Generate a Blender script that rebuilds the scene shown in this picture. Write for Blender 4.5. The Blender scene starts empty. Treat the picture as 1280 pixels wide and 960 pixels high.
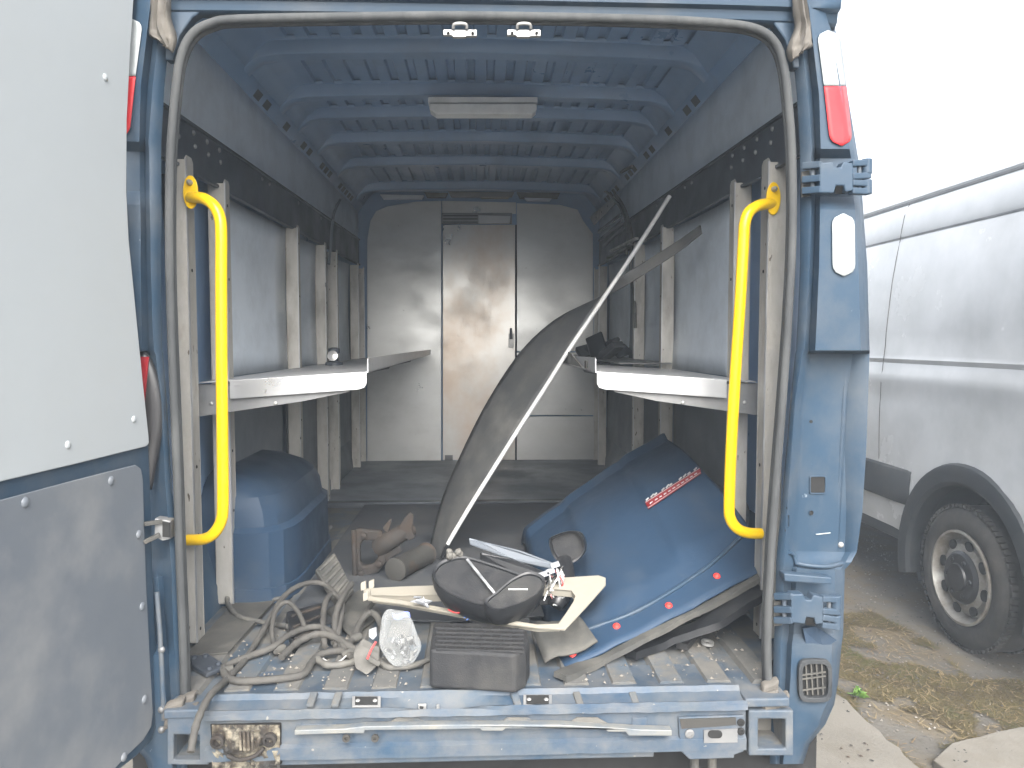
import bpy, bmesh, math, random
from mathutils import Vector as V, Matrix, noise as mnoise
random.seed(7)
sc = bpy.context.scene
C = sc.collection

# ------------------------------------------------------------------ camera, sky, sun, exposure
CAMP = V((0.0, -1.96, 1.557)); FPX = 960.0
YAW = math.atan(40 / FPX); PIT = math.atan(55 / FPX)
cd = bpy.data.cameras.new('camera'); cam = bpy.data.objects.new('camera', cd); C.objects.link(cam)
cd.sensor_width = 36.0; cd.lens = 36.0 * FPX / 1280.0; cd.clip_end = 2000.0; cd.clip_start = 0.02
cam.location = CAMP; cam.rotation_euler = (math.pi / 2 - PIT, 0, -YAW)
sc.camera = cam

SUN_EL, SUN_AZ = math.radians(40), math.radians(176)      # azimuth from +Y clockwise: behind the camera
w = bpy.data.worlds.new('World'); sc.world = w; w.use_nodes = True
nt = w.node_tree; nt.nodes.clear()
sky = nt.nodes.new('ShaderNodeTexSky'); sky.sky_type = 'NISHITA'; sky.sun_disc = False
sky.sun_elevation = SUN_EL; sky.sun_rotation = SUN_AZ; sky.air_density = 1.0; sky.dust_density = 6.0; sky.ozone_density = 1.0
hs = nt.nodes.new('ShaderNodeHueSaturation'); hs.inputs['Saturation'].default_value = 0.30
# a closed overcast: soft cloud variation over the whole dome
tc = nt.nodes.new('ShaderNodeTexCoord'); mp = nt.nodes.new('ShaderNodeMapping'); mp.inputs['Scale'].default_value = (1.0, 1.0, 2.2)
nz = nt.nodes.new('ShaderNodeTexNoise'); nz.inputs['Scale'].default_value = 1.6; nz.inputs['Detail'].default_value = 5
mr = nt.nodes.new('ShaderNodeMapRange'); mr.inputs['From Min'].default_value = .3; mr.inputs['From Max'].default_value = .7
mr.inputs['To Min'].default_value = .86; mr.inputs['To Max'].default_value = 1.14
mul = nt.nodes.new('ShaderNodeMix'); mul.data_type = 'RGBA'; mul.blend_type = 'MULTIPLY'; mul.inputs['Factor'].default_value = 1.0
bg = nt.nodes.new('ShaderNodeBackground'); bg.inputs['Strength'].default_value = 0.15
wo = nt.nodes.new('ShaderNodeOutputWorld')
L = nt.links.new
L(tc.outputs['Generated'], mp.inputs['Vector']); L(mp.outputs[0], nz.inputs['Vector']); L(nz.outputs['Fac'], mr.inputs['Value'])
L(sky.outputs[0], hs.inputs['Color']); L(hs.outputs[0], mul.inputs['A']); L(mr.outputs[0], mul.inputs['B'])
L(mul.outputs['Result'], bg.inputs['Color']); L(bg.outputs[0], wo.inputs[0])
sd = bpy.data.lights.new('sun', 'SUN'); sun = bpy.data.objects.new('sun', sd); C.objects.link(sun)
sd.energy = 0.9; sd.angle = math.radians(80); sd.color = (1.0, .985, .965)
dv = V((math.sin(SUN_AZ) * math.cos(SUN_EL), math.cos(SUN_AZ) * math.cos(SUN_EL), math.sin(SUN_EL)))
sun.rotation_euler = dv.to_track_quat('Z', 'Y').to_euler()
sc.view_settings.view_transform = 'Standard'; sc.view_settings.look = 'None'
sc.view_settings.exposure = 1.92; sc.view_settings.gamma = 1.0; sc.view_settings.use_curve_mapping = False
sc.render.engine = 'CYCLES'
sc.cycles.max_bounces = 10; sc.cycles.diffuse_bounces = 6; sc.cycles.transparent_max_bounces = 12
sc.cycles.use_denoising = True

# ------------------------------------------------------------------ measuring helpers (photo measurements to metres)
FW = V((math.sin(YAW) * math.cos(PIT), math.cos(YAW) * math.cos(PIT), -math.sin(PIT)))
RT = V((math.cos(YAW), -math.sin(YAW), 0)); UP = RT.cross(FW)
FL = 0.70                                                     # van floor height
def ray(x, y): return FW + RT * ((x - 640) / FPX) + UP * ((480 - y) / FPX)
def at(x, y, Y): d = ray(x, y); return CAMP + d * ((Y - CAMP.y) / d.y)
def fl(x, y, z=FL): d = ray(x, y); return CAMP + d * ((z - CAMP.z) / d.z)
def wx(x, y, X): d = ray(x, y); return CAMP + d * (X / d.x)
def onpl(x, y, p, n): d = ray(x, y); return CAMP + d * ((p - CAMP).dot(n) / d.dot(n))
def proj(p): v = p - CAMP; k = v.dot(FW); return 640 + FPX * v.dot(RT) / k, 480 - FPX * v.dot(UP) / k
def lerp(a, b, t): return a + (b - a) * t
def interp(tab, x):
    if x <= tab[0][0]: return tab[0][1]
    for (a, va), (b, vb) in zip(tab, tab[1:]):
        if x <= b: return lerp(va, vb, (x - a) / (b - a))
    return tab[-1][1]
def cr(pts, n=8, closed=False):
    P = [V(p) for p in pts]; out = []; m = len(P)
    rng = range(m) if closed else range(m - 1)
    for i in rng:
        if closed: a, b, c, d = P[i - 1], P[i], P[(i + 1) % m], P[(i + 2) % m]
        else: a, b, c, d = P[max(i - 1, 0)], P[i], P[i + 1], P[min(i + 2, m - 1)]
        for k in range(n):
            t = k / n
            out.append(.5 * ((2 * b) + (c - a) * t + (2 * a - 5 * b + 4 * c - d) * t * t + (3 * b - a - 3 * c + d) * t ** 3))
    if not closed: out.append(P[-1])
    return out
def nrm(v, amp=1.0, s=1.0): return mnoise.noise(v * s) * amp

# ------------------------------------------------------------------ materials
def mat(name, col, rough=.5, metal=0.0, col2=None, scale=6.0, lo=.4, hi=.65, bump=0.0, bscale=80.0, dust=None, damt=.6, dlo=.45, dhi=.7,
        dscale=5.0, up=False, coat=0.0, rvar=.12, stretch=(1, 1, 1), spots=None, spec=.5):
    m = bpy.data.materials.new(name); m.use_nodes = True; t = m.node_tree; n = t.nodes; l = t.links.new
    p = n['Principled BSDF']; p.inputs['Roughness'].default_value = rough; p.inputs['Metallic'].default_value = metal
    p.inputs['Coat Weight'].default_value = coat; p.inputs['Coat Roughness'].default_value = .12
    p.inputs['Specular IOR Level'].default_value = spec
    tcn = n.new('ShaderNodeTexCoord'); mpn = n.new('ShaderNodeMapping'); mpn.inputs['Scale'].default_value = stretch
    l(tcn.outputs['Object'], mpn.inputs['Vector'])
    def noise(s, d=6, r=.6):
        k = n.new('ShaderNodeTexNoise'); k.inputs['Scale'].default_value = s; k.inputs['Detail'].default_value = d; k.inputs['Roughness'].default_value = r
        l(mpn.outputs[0], k.inputs['Vector']); return k.outputs['Fac']
    def rng(s, a, b, c=0.0, d=1.0):
        k = n.new('ShaderNodeMapRange'); k.inputs['From Min'].default_value = a; k.inputs['From Max'].default_value = b
        k.inputs['To Min'].default_value = c; k.inputs['To Max'].default_value = d; l(s, k.inputs['Value']); return k.outputs[0]
    def mix(f, a, b):
        k = n.new('ShaderNodeMix'); k.data_type = 'RGBA'
        for i, s in (('Factor', f), ('A', a), ('B', b)):
            if hasattr(s, 'is_linked') or hasattr(s, 'links'): l(s, k.inputs[i])
            else: k.inputs[i].default_value = s if i == 'Factor' else (*s, 1)
        return k.outputs['Result']
    def math_(op, a, b):
        k = n.new('ShaderNodeMath'); k.operation = op; k.use_clamp = True
        for i, s in enumerate((a, b)):
            if hasattr(s, 'links'): l(s, k.inputs[i])
            else: k.inputs[i].default_value = s
        return k.outputs[0]
    base = noise(scale)
    c2 = col2 if col2 else tuple(c * .82 for c in col)
    c = mix(rng(base, lo, hi), col, c2)
    rs = rng(base, .3, .7, max(rough - rvar, .03), min(rough + rvar, 1))
    if spots:                                             # small chips and stains
        s = noise(spots[1], 3, .5); c = mix(rng(s, spots[2], spots[2] + .03), c, spots[0])
    if dust:
        f = rng(noise(dscale, 8, .65), dlo, dhi, 0, damt)
        if up:
            g = n.new('ShaderNodeNewGeometry'); sx = n.new('ShaderNodeSeparateXYZ'); l(g.outputs['Normal'], sx.inputs[0])
            f = math_('MULTIPLY', f, rng(sx.outputs['Z'], .1, .8))
        c = mix(f, c, dust)
        rs = math_('ADD', rs, math_('MULTIPLY', f, .45))
        if metal > 0: l(rng(f, 0, 1, metal, 0.0), p.inputs['Metallic'])
    l(c, p.inputs['Base Color']); l(rs, p.inputs['Roughness'])
    if bump:
        b = n.new('ShaderNodeBump'); b.inputs['Strength'].default_value = bump; b.inputs['Distance'].default_value = .01
        l(noise(bscale, 4), b.inputs['Height']); l(b.outputs[0], p.inputs['Normal'])
    return m

DUST = (.20, .187, .16)
M = {}
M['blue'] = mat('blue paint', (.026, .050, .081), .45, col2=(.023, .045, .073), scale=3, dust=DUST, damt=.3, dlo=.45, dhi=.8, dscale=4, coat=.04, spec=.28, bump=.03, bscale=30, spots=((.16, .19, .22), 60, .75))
M['blue_in'] = mat('lightened blue paint inside', (.20, .31, .48), .36, col2=(.175, .28, .44), scale=3, dust=DUST, damt=.3, dlo=.5, dhi=.8, bump=.03, bscale=40)  # body paint made much lighter inside: the glare-lifted interior put into the colour
M['blue_dirty'] = mat('dusty blue paint', (.028, .056, .095), .45, spec=.3, col2=(.036, .062, .092), scale=9, dust=(.165, .155, .135), damt=.85, dlo=.3, dhi=.85, dscale=11, bump=.08, bscale=70, spots=((.2, .2, .19), 55, .73))
M['floor_blue'] = mat('dust covered blue floor', (.03, .058, .095), .6, spec=.25, col2=(.05, .07, .09), scale=9, dust=(.135, .128, .113), damt=.92, dlo=.36, dhi=.62, dscale=7, bump=.08, bscale=70)
M['blue_matt'] = mat('dusty matt blue', (.021, .043, .078), .5, spec=.22, col2=(.018, .038, .069), scale=4, dust=(.12, .13, .14), damt=.3, dlo=.5, dhi=.8, dscale=4, bump=.05, bscale=50)
M['tan'] = mat('dust caked steel', (.125, .119, .106), .9, col2=(.085, .086, .083), scale=8, dust=(.04, .07, .105), damt=.85, dlo=.5, dhi=.66, dscale=6, bump=.12, bscale=90)
M['liner'] = mat('grey wall liner', (.60, .665, .735), .40, col2=(.57, .635, .705), scale=2.5, dust=(.26, .26, .25), damt=.25, bump=.03, bscale=25)  # lighter and bluer than the door panel: interior glare painted into the colour
M['liner_dark'] = mat('dark wall liner', (.15, .17, .195), .55, scale=2.5, dust=(.2, .2, .19), damt=.3)
M['rail'] = mat('black steel rail', (.034, .042, .054), .5, scale=5, dust=(.16, .16, .16), damt=.3, dlo=.5, dhi=.8)
M['alu'] = mat('dirty aluminium', (.50, .485, .45), .5, .55, col2=(.40, .385, .35), scale=14, dust=(.27, .24, .20), damt=.6, dlo=.5, dhi=.72, dscale=16, stretch=(1, 1, .35), spots=((.12, .1, .08), 70, .7), bump=.04)
M['alu_shelf'] = mat('brushed aluminium shelf', (.46, .47, .48), .38, .75, col2=(.52, .53, .54), scale=5, dust=(.4, .39, .36), damt=.3, up=True, stretch=(1, 6, 1), bump=.03, bscale=50)
M['zinc'] = mat('zinc bracket', (.20, .205, .21), .5, .5, scale=7, dust=(.26, .25, .23), damt=.4)
M['steel'] = mat('worn stainless sheet', (.53, .535, .525), .36, .85, col2=(.47, .473, .46), scale=3.2, lo=.35, hi=.7, dust=(.2, .195, .18), damt=.3, dlo=.52, dhi=.85, dscale=3, stretch=(1, 1, 1.6), bump=.035, bscale=7, spots=((.10, .09, .08), 30, .76), rvar=.1)
M['steel_door'] = mat('warm mottled stainless door', (.51, .50, .475), .32, .86, col2=(.47, .39, .32), scale=2.2, lo=.45, hi=.66, dust=(.2, .18, .15), damt=.25, dlo=.55, dhi=.85, dscale=3, stretch=(1, 1, .8), bump=.035, bscale=6, rvar=.08)  # stainless with random warm tan blotches mixed in
M['yellow'] = mat('yellow powder coat', (.80, .50, .003), .35, spec=.3, col2=(.76, .47, .003), scale=12, coat=.3, rvar=.05, spots=((.35, .22, .04), 50, .78))
M['seal'] = mat('grey rubber seal', (.045, .048, .05), .75, spec=.2, col2=(.072, .075, .075), scale=22, stretch=(1, 1, .25), bump=.15, bscale=60)
M['door_panel'] = mat('pale grey door panel', (.345, .37, .382), .45, col2=(.33, .355, .367), scale=1.6, bump=.02, bscale=12, dust=(.28, .29, .29), damt=.25, dlo=.5, dhi=.75, dscale=2.2, spots=((.3, .32, .33), 22, .77))
M['door_lower'] = mat('scuffed grey door panel', (.115, .13, .15), .5, col2=(.135, .148, .162), scale=2.5, dust=(.32, .31, .29), damt=.4, dlo=.5, dhi=.75, dscale=3, bump=.03, bscale=30)
M['black'] = mat('black plastic', (.011, .012, .014), .38, col2=(.017, .018, .020), scale=9, dust=(.12, .115, .105), damt=.25, dlo=.5, dhi=.75, up=True, bump=.06, bscale=160)
M['black_grain'] = mat('grained black plastic', (.019, .020, .022), .6, col2=(.028, .028, .029), scale=30, spec=.3, dust=(.12, .115, .1), damt=.3, dlo=.5, dhi=.75, bump=.2, bscale=260)
M['sheet'] = mat('dark rubber sheet', (.046, .048, .049), .45, col2=(.064, .064, .062), scale=7, dust=(.2, .19, .17), damt=.35, bump=.04, bscale=70)
M['white'] = mat('white plastic', (.5, .51, .51), .45, col2=(.6, .6, .58), scale=10)
M['cream'] = mat('cream plastic trim', (.29, .275, .235), .45, col2=(.265, .247, .205), scale=5, dust=(.3, .27, .22), damt=.4, dlo=.5, dhi=.75)
M['rubber'] = mat('dusty rubber mat', (.045, .045, .042), .85, col2=(.08, .077, .068), scale=10, dust=(.12, .113, .1), damt=.4, bump=.12, bscale=120)
M['cable'] = mat('dusty cable loom', (.052, .05, .046), .8, col2=(.082, .078, .07), scale=18, bump=.15, bscale=200)
M['cable_dark'] = mat('dark hose', (.06, .06, .058), .7, col2=(.13, .125, .11), scale=15, bump=.1)
M['rust'] = mat('rusty cast metal', (.022, .020, .019), .8, .15, col2=(.04, .029, .022), scale=14, dust=(.05, .047, .042), damt=.45, bump=.25, bscale=60)
M['brown'] = mat('dusty brown can', (.034, .033, .03), .75, col2=(.07, .04, .025), scale=7, lo=.52, hi=.7, dust=(.055, .053, .047), damt=.4, bump=.1)
M['dirtgrey'] = mat('grimy grey plastic', (.125, .12, .108), .8, col2=(.08, .077, .07), scale=12, bump=.12)
M['red'] = mat('red reflector', (.55, .03, .036), .4, scale=10, col2=(.5, .026, .033), spec=.3)
M['redclip'] = mat('red clip', (.7, .05, .04), .5)
M['darkred'] = mat('dark red decal', (.22, .018, .022), .4, scale=12)
M['reflector'] = mat('white reflector', (.34, .365, .37), .35, col2=(.30, .325, .33), scale=30, bump=.1, bscale=400)
M['lens_red'] = mat('red lens', (.24, .02, .025), .15, coat=.5)
M['lens_dark'] = mat('smoked lens housing', (.022, .022, .024), .35, col2=(.035, .034, .034), scale=8, stretch=(4, 4, .3))
M['flap'] = mat('tan weather flap', (.08, .073, .064), .75, col2=(.115, .105, .09), scale=14, stretch=(2, 2, .4), bump=.2, bscale=40)
M['hole'] = mat('dark opening', (.012, .012, .012), .9)
M['white_paint'] = mat('white van paint', (.40, .413, .42), .22, col2=(.53, .545, .555), scale=1.5, coat=.4, rvar=.05, dust=(.4, .39, .36), damt=.12, dscale=2)
M['clad'] = mat('grey plastic cladding', (.022, .026, .031), .6, spec=.3, col2=(.03, .034, .038), scale=6, dust=(.09, .087, .08), damt=.3, bump=.08, bscale=200)
M['tyre'] = mat('tyre rubber', (.022, .022, .022), .85, col2=(.055, .053, .05), scale=9, dust=(.07, .064, .055), damt=.5, bump=.15, bscale=120)
M['rim'] = mat('silver steel rim', (.34, .335, .31), .5, .5, col2=(.24, .225, .2), scale=12, dust=(.11, .085, .06), damt=.75, dlo=.42, dhi=.65)
M['glass'] = mat('dark window', (.015, .018, .02), .06)
M['asphalt'] = mat('dirty asphalt', (.076, .069, .058), .95, col2=(.122, .113, .097), scale=1.3, lo=.35, hi=.68, dust=(.105, .078, .04), damt=.8, dlo=.45, dhi=.62, dscale=2.6, bump=.5, bscale=45, spots=((.2, .185, .16), 38, .70))
M['concrete'] = mat('worn concrete', (.165, .153, .13), .92, col2=(.13, .12, .101), scale=2.5, dust=(.12, .105, .08), damt=.6, dlo=.5, dhi=.72, dscale=3.5, bump=.3, bscale=110, spots=((.16, .14, .11), 30, .70))
M['moss'] = mat('dry grass and moss', (.105, .084, .034), .95, col2=(.075, .056, .026), scale=5, dust=(.075, .08, .025), damt=.8, dlo=.5, dhi=.64, dscale=3)
M['straw'] = mat('dry straw', (.20, .155, .08), .8, col2=(.13, .09, .05), scale=3)
M['weed'] = mat('green weed', (.13, .24, .05), .7)
M['pebble'] = mat('pale grit', (.2, .185, .16), .9, col2=(.11, .1, .085), scale=3)
M['lamp'] = mat('frosted lamp cover', (.80, .81, .81), .4, scale=8)
M['silver'] = mat('bright zinc', (.40, .40, .39), .35, .5, scale=12)
M['paper'] = mat('crumpled paper', (.33, .34, .36), .8)
M['zip'] = mat('blue zip strip', (.05, .09, .42), .4)
M['wire_red'] = mat('red wire', (.45, .05, .05), .5); M['wire_pink'] = mat('pink wire', (.5, .22, .22), .5)
M['wire_blue'] = mat('blue wire', (.08, .16, .42), .5); M['wire_yellow'] = mat('yellow wire', (.55, .4, .06), .5)
def bagmat():
    m = bpy.data.materials.new('clear plastic film'); m.use_nodes = True; t = m.node_tree; n = t.nodes; l = t.links.new
    p = n['Principled BSDF']; p.inputs['Base Color'].default_value = (.72, .74, .74, 1); p.inputs['Roughness'].default_value = .12
    tr = n.new('ShaderNodeBsdfTransparent'); tr.inputs[0].default_value = (.9, .91, .91, 1); mx = n.new('ShaderNodeMixShader')
    fr = n.new('ShaderNodeLayerWeight'); fr.inputs['Blend'].default_value = .35
    r = n.new('ShaderNodeMapRange'); r.inputs['To Min'].default_value = .07; r.inputs['To Max'].default_value = .6
    l(fr.outputs['Facing'], r.inputs['Value']); l(r.outputs[0], mx.inputs[0]); l(tr.outputs[0], mx.inputs[1]); l(p.outputs[0], mx.inputs[2])
    l(mx.outputs[0], n['Material Output'].inputs[0]); return m
M['bag'] = bagmat()
M['grime'] = mat('black grime and crumbled foam', (.02, .019, .018), .85, col2=(.24, .22, .17), scale=26, lo=.46, hi=.62, bump=.5, bscale=70, dust=(.13, .10, .07), damt=.6, dscale=12)
M['worn_edge'] = mat('worn metal edge', (.15, .165, .175), .55, .2, col2=(.22, .215, .19), scale=14, dust=(.07, .10, .135), damt=.7, dlo=.48, dhi=.62, dscale=9)

# ------------------------------------------------------------------ mesh helpers
ORI = {}
class MB:
    def __init__(s): s.v = []; s.f = []
    def add(s, pts, faces):
        o = len(s.v); s.v += [V(p) for p in pts]; s.f += [tuple(i + o for i in f) for f in faces]; return s
    def poly(s, pts): return s.add(pts, [tuple(range(len(pts)))])
    def box(s, x0, x1, y0, y1, z0, z1):
        return s.obox(V(((x0 + x1) / 2, (y0 + y1) / 2, (z0 + z1) / 2)), V(((x1 - x0) / 2, 0, 0)), V((0, (y1 - y0) / 2, 0)), V((0, 0, (z1 - z0) / 2)))
    def obox(s, c, a, b, d):
        P = [c + a * i + b * j + d * k for k in (-1, 1) for j in (-1, 1) for i in (-1, 1)]
        return s.add(P, [(0, 2, 3, 1), (4, 5, 7, 6), (0, 1, 5, 4), (2, 6, 7, 3), (0, 4, 6, 2), (1, 3, 7, 5)])
    def bar(s, p, q, wd, h, up=V((0, 0, 1))):
        p, q = V(p), V(q); d = (q - p).normalized(); sd_ = d.cross(up)
        if sd_.length < 1e-4: sd_ = d.cross(V((0, 1, 0)))
        sd_.normalize(); u = sd_.cross(d)
        return s.obox((p + q) / 2, (q - p) / 2, sd_ * wd / 2, u * h / 2)
    def tube(s, path, r, n=10, closed=False):
        P = [V(p) for p in path]; m = len(P); rr = r if callable(r) else (lambda t: r)
        t0 = (P[1] - P[0]).normalized(); u = t0.orthogonal().normalized(); rows = []
        for i in range(m):
            if closed: t = (P[(i + 1) % m] - P[i - 1]).normalized()
            else: t = (P[min(i + 1, m - 1)] - P[max(i - 1, 0)]).normalized()
            u = (u - t * u.dot(t)).normalized(); b = t.cross(u); q = rr(i / max(m - 1, 1))
            rows.append([P[i] + (u * math.cos(a) + b * math.sin(a)) * q for a in (2 * math.pi * k / n for k in range(n))])
        o = len(s.v)
        for r_ in rows: s.v += r_
        for i in range(m if closed else m - 1):
            for k in range(n):
                a = o + i * n + k; b = o + i * n + (k + 1) % n; c = o + ((i + 1) % m) * n + (k + 1) % n; d = o + ((i + 1) % m) * n + k
                s.f.append((a, b, c, d))
        if not closed:
            s.f.append(tuple(o + k for k in range(n - 1, -1, -1))); s.f.append(tuple(o + (m - 1) * n + k for k in range(n)))
        return s
    def cyl(s, p, q, r, n=16): return s.tube([p, q], r, n)
    def grid(s, rows, closed=False):
        o = len(s.v); n = len(rows[0])
        for r in rows: s.v += [V(p) for p in r]
        for i in range(len(rows) - 1):
            for k in range(n if closed else n - 1):
                s.f.append((o + i * n + k, o + i * n + (k + 1) % n, o + (i + 1) * n + (k + 1) % n, o + (i + 1) * n + k))
        return s
    def prism(s, pts, off):
        P = [V(p) for p in pts]; n = len(P); off = V(off)
        f = [tuple(range(n - 1, -1, -1)), tuple(range(n, 2 * n))] + [(i, (i + 1) % n, n + (i + 1) % n, n + i) for i in range(n)]
        return s.add(P + [p + off for p in P], f)
    def ringprism(s, outer, inner, off):
        n = len(outer); off = V(off); P = [V(p) for p in outer] + [V(p) for p in inner]; P += [p + off for p in P]; f = []
        for i in range(n):
            j = (i + 1) % n
            f += [(i, j, n + j, n + i), (2 * n + i, 3 * n + i, 3 * n + j, 2 * n + j), (i, 2 * n + i, 2 * n + j, j), (n + i, n + j, 3 * n + j, 3 * n + i)]
        return s.add(P, f)
    def lathe(s, c, ax, prof, n=24, cap=True):
        c = V(c); ax = V(ax).normalized(); u = ax.orthogonal().normalized(); b = ax.cross(u)
        rows = [[c + ax * t + (u * math.cos(2 * math.pi * k / n) + b * math.sin(2 * math.pi * k / n)) * r for k in range(n)] for r, t in prof]
        o = len(s.v); s.grid(rows, True)
        if cap:
            s.f.append(tuple(o + k for k in range(n))); s.f.append(tuple(o + (len(rows) - 1) * n + k for k in range(n)))
        return s
    def dome(s, c, ax, r, h, n=12):
        return s.lathe(c, ax, [(r, 0), (r * .92, h * .45), (r * .6, h * .85), (r * .15, h)], n)
    def build(s, name, m, parent=None, smooth=None, solid=0.0, bevel=0.0, sub=0, base=None, fix=True, bseg=2, soff=-1.0):
        me = bpy.data.meshes.new(name)
        if parent is not None: o_ = ORI[parent.as_pointer()]
        elif base is not None: o_ = V(base)
        else:
            xs = [p.x for p in s.v]; ys = [p.y for p in s.v]; zs = [p.z for p in s.v]
            o_ = V(((min(xs) + max(xs)) / 2, (min(ys) + max(ys)) / 2, min(zs)))
        me.from_pydata([tuple(p - o_) for p in s.v], [], s.f)
        if fix:
            b = bmesh.new(); b.from_mesh(me); bmesh.ops.remove_doubles(b, verts=b.verts, dist=1e-5)
            bmesh.ops.recalc_face_normals(b, faces=b.faces); b.to_mesh(me); b.free()
        me.materials.append(M[m] if isinstance(m, str) else m)
        if smooth:
            me.polygons.foreach_set('use_smooth', [True] * len(me.polygons)); me.set_sharp_from_angle(angle=math.radians(smooth))
        ob = bpy.data.objects.new(name, me); C.objects.link(ob)
        if parent is not None: ob.parent = parent
        else: ob.location = o_
        ORI[ob.as_pointer()] = o_
        if solid:
            k = ob.modifiers.new('solid', 'SOLIDIFY'); k.thickness = solid; k.offset = soff
        if bevel:
            k = ob.modifiers.new('bevel', 'BEVEL'); k.width = bevel; k.segments = bseg; k.limit_method = 'ANGLE'; k.angle_limit = math.radians(40)
        if sub:
            k = ob.modifiers.new('sub', 'SUBSURF'); k.levels = sub; k.render_levels = sub
        return ob
def tag(o, label=None, cat=None, group=None, kind=None):
    if label: o['label'] = label
    if cat: o['category'] = cat
    if group: o['group'] = group
    if kind: o['kind'] = kind
    return o
def thing(name, loc, label, cat, group=None):
    o = bpy.data.objects.new(name, None); C.objects.link(o); o.location = loc; o.empty_display_size = .1
    ORI[o.as_pointer()] = V(loc); return tag(o, label, cat, group)
def box(name, m, parent, x0, x1, y0, y1, z0, z1, bevel=.003, **k): return MB().box(x0, x1, y0, y1, z0, z1).build(name, m, parent, bevel=bevel, **k)

# ================================================================== SETTING
g = MB(); N = 60
def gz(x, y): return .012 * mnoise.noise(V((x * .7, y * .7, 0))) + .006 * mnoise.noise(V((x * 3, y * 3, 4)))
xs = [-300, -80, -30, -14] + [-8 + i * .22 for i in range(74)] + [14, 30, 80, 300]
ys = [-300, -80, -30, -14] + [-8 + i * .25 for i in range(74)] + [14, 30, 80, 300]
g.grid([[V((x, y, gz(x, y) if abs(x) < 9 and abs(y) < 11 else 0)) for x in xs] for y in ys])
tag(g.build('ground', 'asphalt', base=(0, 0, 0), smooth=40), kind='structure')

def slab(pts, name, top=.024):
    P = []
    for i, p in enumerate(pts):
        q = pts[(i + 1) % len(pts)]; m_ = max(1, int((q - p).length / .06)); m_ = min(m_, 60)
        for k in range(m_):
            r = lerp(p, q, k / m_); P.append(V((r.x + nrm(r, .035, 4) + nrm(r, .015, 17), r.y + nrm(r + V((9, 0, 0)), .035, 4), .0)))
    b = MB(); b.prism([V((p.x, p.y, -.03)) for p in P], (0, 0, .03 + top))
    return tag(b.build(name, 'concrete', base=(0, 0, 0), bevel=.004), kind='structure')
e1, e2 = fl(1036, 858, 0), fl(1142, 962, 0)
slab([V((-6, -9, 0)), V((1.60, -9, 0)), V((1.575, .0, 0)), V((e2.x, e2.y, 0)), V((e1.x - .02, e1.y, 0)), V((1.50, 2.1, 0)), V((1.2, 3.2, 0)), V((-6, 3.2, 0))], 'concrete_pavement')
slab([fl(1188, 938, 0), fl(1240, 922, 0), fl(1290, 915, 0), V((3.3, .6, 0)), V((3.4, -4, 0)), V((1.72, -4, 0)), V((1.70, .45, 0)), fl(1165, 955, 0)], 'concrete_pavement')

def inpoly(x, y, P):
    c = False
    for i in range(len(P)):
        a, b = P[i], P[i - 1]
        if (a.y > y) != (b.y > y) and x < (b.x - a.x) * (y - a.y) / (b.y - a.y) + a.x: c = not c
    return c
# dry grass, moss and grit lying over the joint between the two vans
def scatter(name, m, n, poly, size, hgt, label, cat, z0=.004, thr=None, flat=False, seed=1):
    R = random.Random(seed); P = [fl(x, y, 0) for x, y in poly]; b = MB()
    x0, x1 = min(p.x for p in P), max(p.x for p in P); y0, y1 = min(p.y for p in P), max(p.y for p in P); k = 0; tries = 0
    while k < n and tries < n * 12:
        tries += 1; x, y = R.uniform(x0, x1), R.uniform(y0, y1)
        if not inpoly(x, y, P): continue
        if thr is not None and mnoise.noise(V((x * 2.6, y * 2.6, seed))) + .6 * mnoise.noise(V((x * 7, y * 7, seed))) < thr: continue
        k += 1; a = R.uniform(0, 6.28); s_ = size * R.uniform(.4, 1.3); h = hgt * R.uniform(.3, 1.2); d = V((math.cos(a), math.sin(a), 0)); e = V((-d.y, d.x, 0))
        c = V((x, y, gz(x, y) + z0))
        if flat:
            b.add([c - d * s_ - e * s_ * .6, c + d * s_ - e * s_ * .5, c + d * s_ * .7 + e * s_ * .7, c - d * s_ * .6 + e * s_ * .6, c + V((0, 0, h))], [(0, 1, 4), (1, 2, 4), (2, 3, 4), (3, 0, 4)])
        else:
            b.add([c, c + e * s_ * .12, c + d * s_ + e * s_ * .06 + V((0, 0, h))], [(0, 1, 2)])
    return tag(b.build(name, m, base=(0, 0, 0), fix=False), label, cat, kind='stuff')
MP = [(1040, 770), (1090, 765), (1160, 800), (1215, 850), (1290, 850), (1290, 925), (1230, 930), (1180, 935), (1150, 965), (1120, 965), (1035, 860)]
scatter('dry_grass', 'moss', 22000, MP, .030, .010, 'dry yellow grass and moss on the dirt between the two vans', 'grass', thr=-.28)
scatter('straw', 'straw', 1000, MP, .045, .008, 'pale dry straw strewn over the moss between the two vans', 'straw', z0=.010, thr=-.45, seed=21)
scatter('grit', 'pebble', 420, [(1020, 660), (1160, 690), (1290, 850), (1290, 965), (1130, 965), (1030, 850)], .006, .006, 'pale grit and small stones scattered on the dirt between the vans', 'grit', flat=True, seed=5)
scatter('leaf_litter', 'brown', 600, [(1020, 640), (1160, 690), (1290, 850), (1290, 965), (1000, 965), (1030, 850)], .006, .004, 'brown leaf litter scattered on dirt and concrete between the vans', 'litter', z0=.03, flat=True, seed=9, thr=-.1)
wp = fl(1073, 872, 0); wb = MB()
for k in range(26):
    a = random.uniform(0, 6.28); d = V((math.cos(a), math.sin(a), 0)); e = V((-d.y, d.x, 0)); l_ = random.uniform(.02, .055); h = random.uniform(.01, .045)
    wb.add([wp, wp + d * l_ * .5 + e * .008 + V((0, 0, h)), wp + d * l_ + V((0, 0, h * .8)), wp + d * l_ * .5 - e * .008 + V((0, 0, h))], [(0, 1, 2), (0, 2, 3)])
tag(wb.build('weed', 'weed', base=wp, fix=False), 'small bright green weed growing at the edge of the concrete', 'weed')

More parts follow.
